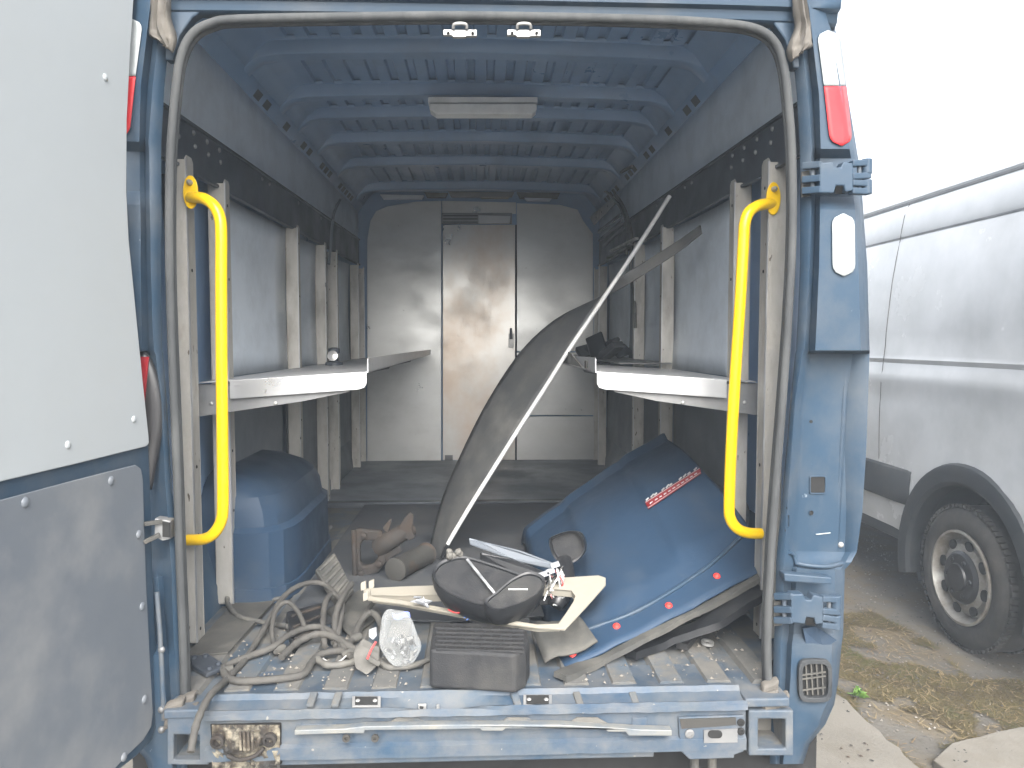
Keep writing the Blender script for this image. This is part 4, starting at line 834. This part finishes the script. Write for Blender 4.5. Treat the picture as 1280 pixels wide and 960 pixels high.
# second mirror and its arm
m2 = thing('mirror_arm', fl(690, 735), 'black mirror arm with loose wiring behind the large mirror shell', 'mirror')
bowl(m2, 'housing', [at(x, y, Y_) for x, y, Y_ in ((686, 676, .34), (694, 669, .34), (712, 664, .34), (726, 668, .34), (731, 686, .34), (722, 700, .34), (706, 705, .34), (692, 696, .34))], V((.03, .10, -.02)), .2, 'black', 'black_grain', .2)
MB().tube(cr([at(706, 700, .34), at(706, 722, .28), at(700, 745, .22), at(694, 758, .20)], 5), lambda t: .022 + .01 * math.sin(3 * t), 10).build('stalk', 'black', m2, smooth=50)
b = MB(); b.prism([at(586, 672, .5), at(600, 676, .5), at(650, 688, .42), at(693, 704, .36), at(691, 712, .36), at(640, 700, .42), at(587, 681, .5)], (0, .03, -.008)); b.build('arm', 'liner_dark', m2, bevel=.004)
b = MB(); b.prism([at(600, 690, .40), at(640, 699, .38), at(682, 716, .32), at(684, 728, .30), at(650, 722, .34), at(600, 702, .40)], (0, .05, -.01)); b.build('arm_cover', 'black', m2, bevel=.006)
R = random.Random(3)
for k in range(16):
    m_ = R.choice(['wire_pink', 'wire_red', 'black', 'black', 'white', 'cable_dark']); P = [V((R.uniform(678, 706), R.uniform(706, 756), 0)) for _ in range(4)]
    MB().tube(cr([at(p.x, p.y, .20 + R.uniform(-.03, .04)) for p in P], 6), .0022, 6).build('wire', m_, m2, smooth=60)
for x, y in ((694, 706), (682, 717), (688, 714), (676, 719)): MB().obox(at(x, y, .18), V((.012, 0, .004)), V((0, .008, 0)), V((-.002, 0, .006))).build('connector', 'paper', m2, bevel=.002)
MB().prism([at(676, 725, .21), at(698, 726, .21), at(702, 756, .21), at(672, 758, .21)], (0, .04, 0)).build('boot', 'black', m2, bevel=.006)
# --- cream trim frame
tp0 = at(706, 786, -.01); tpn = (at(757, 722, .20) - tp0).cross(at(455, 742, .30) - tp0).normalized(); tpn = tpn if tpn.z > 0 else -tpn
def tq(x, y, o=0.0): return onpl(x, y, tp0, tpn) + tpn * o
def resample(P, n):
    d = [0]; Q = P + [P[0]]
    for a, b_ in zip(Q, Q[1:]): d.append(d[-1] + math.dist(a, b_))
    out = []
    for k in range(n):
        s_ = d[-1] * k / n; i = max(j for j in range(len(d) - 1) if d[j] <= s_); t = (s_ - d[i]) / (d[i + 1] - d[i]); out.append((lerp(Q[i][0], Q[i + 1][0], t), lerp(Q[i][1], Q[i + 1][1], t)))
    return out
outer = [(454, 736), (462, 735), (500, 733), (560, 731), (640, 728), (700, 722), (748, 719), (757, 722), (757, 730), (735, 755), (706, 786), (672, 784), (620, 777), (560, 765), (500, 754), (460, 749), (455, 744)]
inner = [(464, 744), (476, 744), (500, 745), (560, 743), (640, 738), (690, 736), (714, 738), (719, 745), (717, 752), (708, 766), (698, 780), (672, 781), (620, 773), (560, 761), (500, 750), (468, 746), (464, 745)]
ct = thing('cream_trim', tq(600, 770), 'cream plastic window trim frame lying under the black mirror shell', 'trim')
def densify(P, n=4): return [(lerp(a[0], b_[0], k / n), lerp(a[1], b_[1], k / n)) for a, b_ in zip(P, P[1:] + P[:1]) for k in range(n)]
MB().ringprism([tq(*p) for p in densify(outer)], [tq(*p) for p in densify(inner)], -tpn * .006).build('frame', 'cream', ct, bevel=.0015)
MB().grid([[tq(x, y, .001) for x, y in densify(inner)], [tq(x, y, -.022) for x, y in densify(inner)]], True).build('inner_wall', 'cream', ct, smooth=40)
for x, y in ((455, 735), (465, 733), (460, 745), (458, 748)): MB().obox(tq(x, y, .008), V((.008, 0, .003)), V((0, .006, 0)), V((0, 0, .012))).build('clip', 'cream', ct, bevel=.002)
# --- black slotted step block
sb = thing('step_block', fl(598, 850), 'black slotted plastic step block at the edge of the van floor', 'step')
T = [at(541, 776, .16), at(600, 780, .16), at(658, 787, .14)]
topf = [fl(x, y, FL + .098) for x, y in ((542, 778), (600, 778), (659, 786), (662, 800), (657, 812), (644, 818), (600, 815), (537, 812))]
bot = [V((p.x, p.y, FL + .002)) + V((0, -.004, 0)) for p in topf]; b = MB(); n = len(topf)
b.add(topf + bot, [tuple(range(n)), tuple(range(2 * n - 1, n - 1, -1))] + [(i, (i + 1) % n, n + (i + 1) % n, n + i) for i in range(n)]); b.build('block', 'black_grain', sb, bevel=.008, bseg=3)
b = MB()
for r in range(6):
    y = 783 + r * 5.2
    for k in range(9):
        x = 548 + k * 12 + (4 if r % 2 else 0)
        if x > 650: continue
        p = fl(x, y + (x - 540) * .03, FL + .099); b.obox(p, V((.0095, 0, 0)), V((.001, .004, 0)), V((0, 0, .0012)))
o = b.build('slots', 'hole', sb); o['kind'] = 'stuff'
b = MB()
for r in range(6):
    y = 785.4 + r * 5.2; b.bar(fl(545, y, FL + .099), fl(655, y + 3.4, FL + .099), .004, .006)
o = b.build('ridges', 'black_grain', sb, bevel=.001)
# --- rubber flap
fq = [fl(664, 786) + V((0, 0, .065)), fl(724, 776) + V((0, 0, .09)), at(747, 800, .04), fl(682, 828) + V((0, 0, .02))]
fq = [at(662, 782, .12), at(722, 768, .13), at(747, 803, .03), at(681, 828, -.0)]
b = MB(); b.grid([[lerp(lerp(fq[0], fq[1], u / 8), lerp(fq[3], fq[2], u / 8), v / 8) + V((0, 0, .006 * math.sin(u * .9) + nrm(V((u * .5, v * .5, 0)), .006))) for u in range(9)] for v in range(9)])
tag(b.build('rubber_flap', 'rubber', smooth=50, solid=.006), 'square scuffed rubber flap on the floor between step block and bonnet', 'mat')
# --- wiring loom
wl = thing('wiring_loom', fl(400, 820), 'tangled dusty grey wiring loom spilling over the rear sill', 'wiring')
def floorpath(L_, r): return cr([fl(x, y) + V((0, 0, r + h)) for x, y, h in L_], 7)
LO = [([(238, 917, -.05), (246, 903, -.01), (262, 880, .01), (285, 852, .0), (308, 826, .0), (335, 790, .02), (356, 768, .05), (380, 756, .06), (405, 752, .05), (422, 762, .03), (428, 774, .01)], .0085, 'cable'),
      ([(280, 838, .0), (283, 850, .0), (300, 856, .0), (340, 854, .0), (378, 848, .0), (390, 832, .0), (402, 822, .0), (425, 818, .0), (440, 826, .0)], .0095, 'cable'),
      ([(281, 838, .0), (292, 832, .0), (312, 826, .004), (340, 818, .01), (362, 806, .02), (390, 796, .02), (410, 800, .02), (426, 812, .01), (432, 818, 0)], .009, 'cable'),
      ([(345, 818, .0), (340, 800, .02), (346, 786, .05), (360, 780, .06), (374, 786, .04), (382, 798, .02)], .007, 'cable'),
      ([(352, 826, .0), (372, 812, .01), (395, 806, .02), (415, 808, .02), (435, 815, .01), (444, 818, 0)], .010, 'cable'),
      ([(406, 812, .0), (404, 792, .03), (408, 774, .05), (418, 766, .05), (428, 776, .04), (424, 796, .02), (420, 812, 0)], .0085, 'cable'),
      ([(418, 808, .0), (420, 790, .04), (428, 776, .06), (440, 760, .07)], .0095, 'cable'),
      ([(430, 818, .0), (442, 806, .01), (452, 792, .03), (464, 786, .04), (474, 792, .03), (478, 806, .01), (470, 818, .0)], .0095, 'cable'),
      ([(448, 800, .01), (458, 780, .03), (470, 770, .04), (480, 768, .04)], .0075, 'cable'),
      ([(396, 828, .0), (412, 836, .0), (440, 832, .0), (456, 826, .004)], .009, 'cable_dark'),
      ([(468, 826, .01), (482, 836, .0), (500, 838, .0), (520, 834, .0), (541, 826, .0)], .0075, 'cable_dark'),
      ([(284, 756, .02), (286, 764, .01), (300, 774, .0), (325, 780, .0), (345, 784, .0), (360, 790, .01)], .0075, 'cable_dark'),
      ([(284, 756, .02), (300, 752, .01), (340, 752, .0), (360, 746, .0)], .0075, 'cable_dark'),
      ([(404, 824, .0), (414, 832, .004), (425, 830, .006), (436, 822, .01)], .002, 'white')]
for L_, r, m_ in LO:
    P = floorpath(L_, r); MB().tube(P, (lambda r: (lambda t: r * (1 + .10 * math.sin(t * 160))))(r) if r > .007 else r, 9).build('cable', m_, wl, smooth=60)
for x, y, h in ((430, 812, .012), (445, 806, .02), (350, 815, .008), (435, 822, .01), (284, 842, .008)):
    c0 = fl(x, y) + V((0, 0, h)); MB().lathe(c0, (1, .4, .2), [(.010, -.016), (.013, -.008), (.012, .006), (.010, .016)], 10).build('tape_wrap', 'rubber', wl, smooth=50)
cp = [at(441, 820, -.02), at(452, 806, .0), at(474, 818, .0), at(473, 832, -.01), at(459, 845, -.03), at(444, 836, -.03)]
MB().prism(cp, (0, .02, .012)).build('connector', 'dirtgrey', wl, bevel=.004)
MB().tube(cr([at(459, 824, -.04), at(464, 812, -.03), at(470, 802, -.02)], 5), .003, 6).build('wire', 'wire_red', wl)
MB().bar(at(459, 822, -.035), at(474, 830, -.02), .012, .012).build('plug', 'cable_dark', wl, bevel=.002)
MB().prism([at(461, 788, .06), at(470, 785, .06), at(471, 795, .06), at(466, 800, .06), at(461, 796, .06)], (0, .01, 0)).build('tag', 'paper', wl, bevel=.001)
# --- clear bag
bagp = fl(500, 830); bg_ = thing('plastic_bag', bagp, 'clear zip bag of small silver screws beside the wiring loom', 'bag')
rows = []
BO = [(478, 762, 506, 762), (478, 768, 510, 766), (476, 776, 515, 774), (475, 786, 521, 784), (473, 796, 525, 794), (474, 808, 526, 806), (480, 820, 524, 818), (488, 828, 516, 827), (495, 832, 508, 832)]
for i, (x0, y0, x1, y1) in enumerate(BO):
    t = i / (len(BO) - 1); th = .004 + .038 * math.sin(math.pi * min(t * 1.05, 1)) ** .8; a, c = at(x0, y0, lerp(.10, -.01, t)), at(x1, y1, lerp(.10, -.01, t)); r_ = []
    for k in range(20):
        an = 2 * math.pi * k / 20; q = lerp(a, c, .5 + .5 * math.cos(an)) + V((0, -.8, .6)) * th * math.sin(an); r_.append(q + V((nrm(q, .014, 38), nrm(q + V((3, 0, 0)), .020, 38), nrm(q + V((0, 5, 0)), .014, 38))))
    rows.append(r_)
b = MB(); b.grid(rows, True); b.f.append(tuple(range(20))); b.f.append(tuple(range(8 * 20, 9 * 20))); b.build('film', 'bag', bg_, smooth=80, sub=1)
MB().grid([[at(lerp(490, 512, k / 6), 766 + 2 * math.sin(k), .075) for k in range(7)], [at(lerp(492, 513, k / 6), 773 + 2 * math.sin(k), .07) for k in range(7)]]).build('zip_strip', 'zip', bg_, solid=.002)
for k in range(26):
    t = R.random(); x, y = R.uniform(480, 520), R.uniform(798, 828); c0 = at(x, y, lerp(.04, 0, (y - 798) / 30)) + V((0, .01, 0)); d = V((R.uniform(-1, 1), R.uniform(-1, 1), R.uniform(-1, 1))).normalized()
    MB().cyl(c0, c0 + d * .014, R.choice((.003, .005)), 7).build('screw', R.choice(('silver', 'zinc', 'zinc', 'black')), bg_)
b = MB()
for k in range(5):
    c0 = at(R.uniform(518, 534), R.uniform(747, 762), .18)
    b.add([c0 + V((R.uniform(-.022, .022), R.uniform(-.02, .02), R.uniform(-.02, .02))) for _ in range(6)], [(0, 1, 2), (0, 2, 3), (0, 3, 4), (0, 4, 5), (1, 2, 4), (2, 3, 5)])
tag(b.build('paper_scrap', 'paper', solid=.001), 'crumpled white paper scrap between clear bag and mirror shell', 'paper')
# --- rusty bracket, can, pedal plate
rb_ = thing('rusty_bracket', fl(460, 722), 'rusty cast bracket with a bent arm standing on the van floor', 'bracket')
def rp(x, y, o=0): return at(x, y, .80 + o)
oo = [rp(441, 668), rp(446, 661), rp(476, 664), rp(483, 676), rp(482, 704), rp(472, 716), rp(446, 724), rp(441, 716)]; ii = [rp(450, 682), rp(453, 676), rp(468, 676), rp(472, 682), rp(472, 698), rp(466, 706), rp(454, 708), rp(450, 702)]
MB().ringprism(oo, ii, (0, .03, 0)).build('plate', 'rust', rb_, bevel=.006)
MB().tube(cr([rp(442, 662), rp(443, 690), rp(444, 725)], 4), .010, 8).build('flange', 'rust', rb_, smooth=50)
MB().tube(cr([rp(474, 684, .02), rp(486, 676, .0), rp(500, 668, .02), rp(514, 660, .05)], 5), lambda t: .036 - .006 * t, 10).build('arm', 'rust', rb_, smooth=50)
MB().prism([rp(498, 660), rp(505, 648), rp(512, 640), rp(517, 644), rp(515, 662), rp(519, 672), rp(512, 676), rp(504, 672)], (0, .02, 0)).build('fork', 'rust', rb_, bevel=.004)
MB().prism([rp(478, 660), rp(486, 650), rp(490, 648), rp(488, 656), rp(484, 668)], (0, .012, 0)).build('tab', 'rust', rb_, bevel=.003)
MB().prism([rp(480, 690), rp(500, 680), rp(502, 690), rp(488, 698), rp(484, 706)], (0, .012, 0)).build('tab', 'rust', rb_, bevel=.003)
for x, y in ((455, 669), (474, 704), (452, 716), (478, 672)): MB().lathe(rp(x, y), (0, -1, 0), [(.011, 0), (.011, .012), (.005, .014)], 8).build('bolt', 'rust', rb_, smooth=30)
pA, pB = fl(494, 728) + V((0, 0, .045)), fl(534, 706) + V((0, 0, .045))
cn = MB(); cn.lathe(pA, (pB - pA), [(.030, -.004), (.042, .0), (.043, .006), (.040, .012), (.040, (pB - pA).length - .012), (.043, (pB - pA).length - .006), (.040, (pB - pA).length)], 22)
tag(cn.build('spray_can', 'brown', smooth=35), 'dusty brown canister lying behind the cream trim tip', 'canister')
def slabthing(name, q, t, m, label, cat, ribs=0, mr='rubber'):
    o = thing(name, V((sum(p.x for p in q) / 4, sum(p.y for p in q) / 4, min(p.z for p in q))), label, cat); n_ = (q[1] - q[0]).cross(q[3] - q[0]).normalized(); n_ = n_ if n_.z > 0 else -n_
    MB().prism(q, -n_ * t).build('plate', m, o, bevel=.004)
    for k in range(ribs):
        s_ = (k + .6) / (ribs + .2); a, c = lerp(q[0], q[3], s_), lerp(q[1], q[2], s_); MB().bar(lerp(a, c, .1) + n_ * .002, lerp(a, c, .9) + n_ * .002, .010, .008, n_).build('rib', mr, o, bevel=.002)
    return o
slabthing('pedal_plate', [at(394, 712, .62), at(418, 690, .74), at(442, 736, .52), at(424, 760, .42)], .02, 'rubber', 'ribbed dusty black plate leaning beside the blue wheel housing', 'plate', 6, 'cable_dark')
slabthing('control_box', [at(358, 764, .34), at(404, 752, .42), at(408, 786, .28), at(366, 812, .14)], .04, 'black', 'black control box under the coils of the wiring loom', 'box', 3, 'rust')
slabthing('floor_offcut', [fl(408, 770) + V((0, 0, .02)), fl(452, 742) + V((0, 0, .02)), fl(478, 770) + V((0, 0, .01)), fl(440, 800) + V((0, 0, .01))], .01, 'rubber', 'flat dusty rubber offcut behind the wiring loom', 'mat')
kb = thing('corner_bracket', fl(258, 842), 'small black metal bracket on the floor by the left pillar', 'bracket')
kp = [fl(x, y) + V((0, 0, .014)) for x, y in ((237, 826), (262, 824), (283, 838), (258, 849), (240, 838))]; MB().prism(kp, (0, 0, -.012)).build('plate', 'rail', kb, bevel=.003)
for x, y in ((243, 829), (257, 827), (273, 837), (262, 843)): MB().lathe(fl(x, y) + V((0, 0, .013)), (0, 0, 1), [(.008, 0), (.007, .008), (.003, .009)], 8).build('bolt', 'rail', kb, smooth=40)
# clutter on the shelves
lo_ = thing('lamp_bracket', wx(400, 445, -.62), 'small dark metal bracket standing on the left shelf', 'bracket')
q = V((-.66, 1.55, 1.443)); MB().lathe(q, (0, 0, 1), [(.04, 0), (.04, .012), (.018, .02), (.016, .05), (.026, .056), (.026, .075), (.01, .08)], 16).build('stand', 'rail', lo_, smooth=40)
MB().lathe(q + V((0, -.02, .04)), (0, -1, .2), [(.02, 0), (.024, .02), (.006, .024)], 12).build('knob', 'silver', lo_, smooth=40)
ORI[lo_.as_pointer()] = ORI[lo_.as_pointer()]
def heap(name, c0, sz, label, cat, seed):
    Rr = random.Random(seed); o = thing(name, c0, label, cat)
    for k in range(9):
        p = c0 + V((Rr.uniform(-1, 1) * sz.x, Rr.uniform(-1, 1) * sz.y, Rr.uniform(.1, .8) * sz.z)); a = V((Rr.uniform(-1, 1), Rr.uniform(-1, 1), Rr.uniform(-.3, .3))).normalized(); bb = a.orthogonal().normalized(); cc = a.cross(bb)
        MB().obox(p, a * sz.x * Rr.uniform(.3, .6), bb * sz.y * Rr.uniform(.08, .2), cc * sz.z * Rr.uniform(.08, .25)).build('piece', Rr.choice(['rail', 'black', 'black_grain', 'liner_dark']), o, bevel=.006)
    return o
heap('trim_heap', V((.72, 2.3, 1.46)), V((.10, .40, .09)), 'heap of dark trim pieces at the back of the right shelf', 'trim', 4)

# ================================================================== WHITE VAN
WX, WY = 2.445, 1.76                                        # side plane and rear wheel
wv = thing('white_van', (WX + 1.0, 3.4, 0), 'white high-roof van with grey wheel-arch cladding parked at the right', 'van')
WR = .36
SEC = [(.44, .03), (.60, .008), (.72, .0), (.85, .0), (1.0, .0), (1.18, .004), (1.28, .012), (1.315, .004), (1.36, .012), (1.42, .030), (1.445, .022), (1.47, .030), (1.6, .034), (1.9, .06), (2.14, .094), (2.165, .106), (2.19, .10), (2.34, .125), (2.375, .15), (2.40, .14), (2.47, .17), (2.57, .24), (2.65, .36), (2.70, .6), (2.71, 1.0)]
def arch(y):
    d = y - WY; r_ = .50
    return WR + math.sqrt(r_ * r_ - d * d) if abs(d) < r_ else 0
ycol = sorted(set([.62, .64, .7, .8, 1.0, 1.15] + [WY + .5 * math.sin(math.pi * (k / 24 - .5)) for k in range(25)] + [2.3, 2.5, 2.62, 2.8, 3.2, 3.6, 4.2, 4.8, 5.4, 5.8]))
rows = []
for y in ycol:
    a = arch(y); e = .04 if y < .63 else (.012 if y < .66 else 0); r_ = []
    for z, ix in SEC:
        zz = max(z, a); bub = .022 * math.exp(-(max(math.hypot(y - WY, zz - WR) - .50, 0) / .13) ** 4) if abs(y - WY) < .7 and zz < 1.15 else 0
        ins = interp(SEC, zz) if zz > z else ix
        r_.append(V((WX + ins + e - bub, y, zz)))
    rows.append(r_)
b = MB(); b.grid(rows); b.f = [f for f in b.f if len({tuple(round(c, 5) for c in b.v[i]) for i in f}) > 2]
b.build('body_side', 'white_paint', wv, smooth=30)
b = MB(); b.grid([[V((2 * (WX + 1.0) - p.x, p.y, p.z)) for p in r_] for r_ in rows]); b.f = [f for f in b.f if len({tuple(round(c, 5) for c in b.v[i]) for i in f}) > 2]; b.build('body_side', 'white_paint', wv, smooth=30)
half = [(ix, z) for z, ix in SEC]
b = MB(); b.poly([V((WX + .05 + max(ix - .02, 0), .62, z)) for ix, z in half] + [V((WX + 1.95 - max(ix - .02, 0), .62, z)) for ix, z in reversed(half)]); b.build('rear_panel', 'white_paint', wv)
for s_ in (0, 1): MB().box(WX + .06 + s_ * 1.74, WX + .20 + s_ * 1.74, .60, .64, .95, 1.6).build('tail_lamp', 'lens_red', wv, bevel=.01)
b = MB(); cabp = [(5.8, 2.71), (6.2, 2.45), (6.9, 1.5), (7.3, 1.35), (7.75, 1.1), (7.8, .4)]
b.grid([[V((WX + x_, y, min(z, zt_))) for x_, z in ((.03, .44), (.0, .9), (.02, 1.4), (.09, 2.1), (.3, 2.6), (1, 2.71), (1.7, 2.6), (1.91, 2.1), (1.98, 1.4), (2.0, .9), (1.97, .44))] for y, zt_ in cabp]); b.build('cab', 'white_paint', wv, smooth=30)
MB().box(WX + .1, WX + 1.9, .7, 7.6, .34, .5).build('underbody', 'hole', wv)
MB().box(WX + .035, WX + .075, 2.2, 5.8, .37, .46).build('sill', 'clad', wv, bevel=.01); MB().box(WX + .035, WX + .075, .64, WY - .5, .37, .46).build('sill', 'clad', wv, bevel=.01)
def cladrow(y0, y1):
    P = [(.605, -.004), (.615, -.02), (.71, -.024), (.80, -.022), (.815, -.004)]
    return MB().grid([[V((WX + .006 + ix, y, z)) for z, ix in P] for y in [lerp(y0, y1, k / 6) for k in range(7)]])
cladrow(WY + .50, 5.75).build('side_cladding', 'clad', wv, smooth=30, solid=.01); cladrow(.66, WY - .50).build('side_cladding', 'clad', wv, smooth=30, solid=.01)
b = MB(); rows = []
for k in range(33):
    t = math.radians(lerp(-14, 194, k / 32)); c_, s_ = math.cos(t), math.sin(t)
    rows.append([V((WX + ix - .0, WY + c_ * r_, WR + s_ * r_ if True else 0)) for r_, ix in ((.455, .06), (.46, -.02), (.48, -.038), (.53, -.042), (.565, -.034), (.575, -.014), (.575, .01))])
b.grid(rows); b.build('arch_cladding', 'clad', wv, smooth=35)
b = MB(); b.grid([[V((WX + ix, WY + math.cos(t) * .47, WR + math.sin(t) * .47)) for ix in (.02, .32)] for t in [math.radians(lerp(-20, 200, k / 20)) for k in range(21)]]); b.build('wheel_well', 'rail', wv, smooth=50)
MB().box(WX + .31, WX + .33, WY - .47, WY + .47, .3, .9).build('wheel_well', 'rail', wv)
wheel(wv, V((WX + .085, WY, WR + .0)), -1, WR, .225); wheel(wv, V((WX + .10, 5.5 + 1.2, WR)), -1, WR, .225)
wheel(wv, V((WX + 1.9, WY, WR + .0)), 1, WR, .225); wheel(wv, V((WX + 1.9, 6.7, WR)), 1, WR, .225)
# shut lines, gutter and side mouldings
def line(y0, z0, y1, z1, wd=.006): 
    P = [V((WX + interp(SEC, lerp(z0, z1, k / 20)) - .0015, lerp(y0, y1, k / 20) + .02 * math.sin(math.pi * k / 20), lerp(z0, z1, k / 20))) for k in range(21)]
    MB().tube(P, wd / 2, 5).build('shut_line', 'rubber', wv)
line(2.62, .83, 2.62, 2.38, .004)
for z, wd, m_ in ((2.172, .010, 'zinc'), (2.384, .018, 'zinc')): MB().box(WX + interp(SEC, z) - .002, WX + interp(SEC, z) + .006, .66, 5.8, z - wd / 2, z + wd / 2).build('gutter', m_, wv)

# --- added volume imitating lens glare over the dim interior: one closed box round camera, ground and both vans
hb = MB().box(-310, 310, -310, 310, -1.0, 3.4).build('veil', 'hole', base=(0, 0, 0)); hb['kind'] = 'stuff'; hb['label'] = 'thin pale haze added to imitate lens glare over both vans'; hb['category'] = 'veil'
hm = bpy.data.materials.new('veil'); hm.use_nodes = True; hm.node_tree.nodes.clear(); hn_ = hm.node_tree.nodes
pv = hn_.new('ShaderNodeVolumePrincipled'); pv.inputs['Color'].default_value = (.80, .90, 1.0, 1); pv.inputs['Density'].default_value = 0.0105
ho = hn_.new('ShaderNodeOutputMaterial'); hm.node_tree.links.new(pv.outputs[0], ho.inputs['Volume'])
hb.data.materials.clear(); hb.data.materials.append(hm)
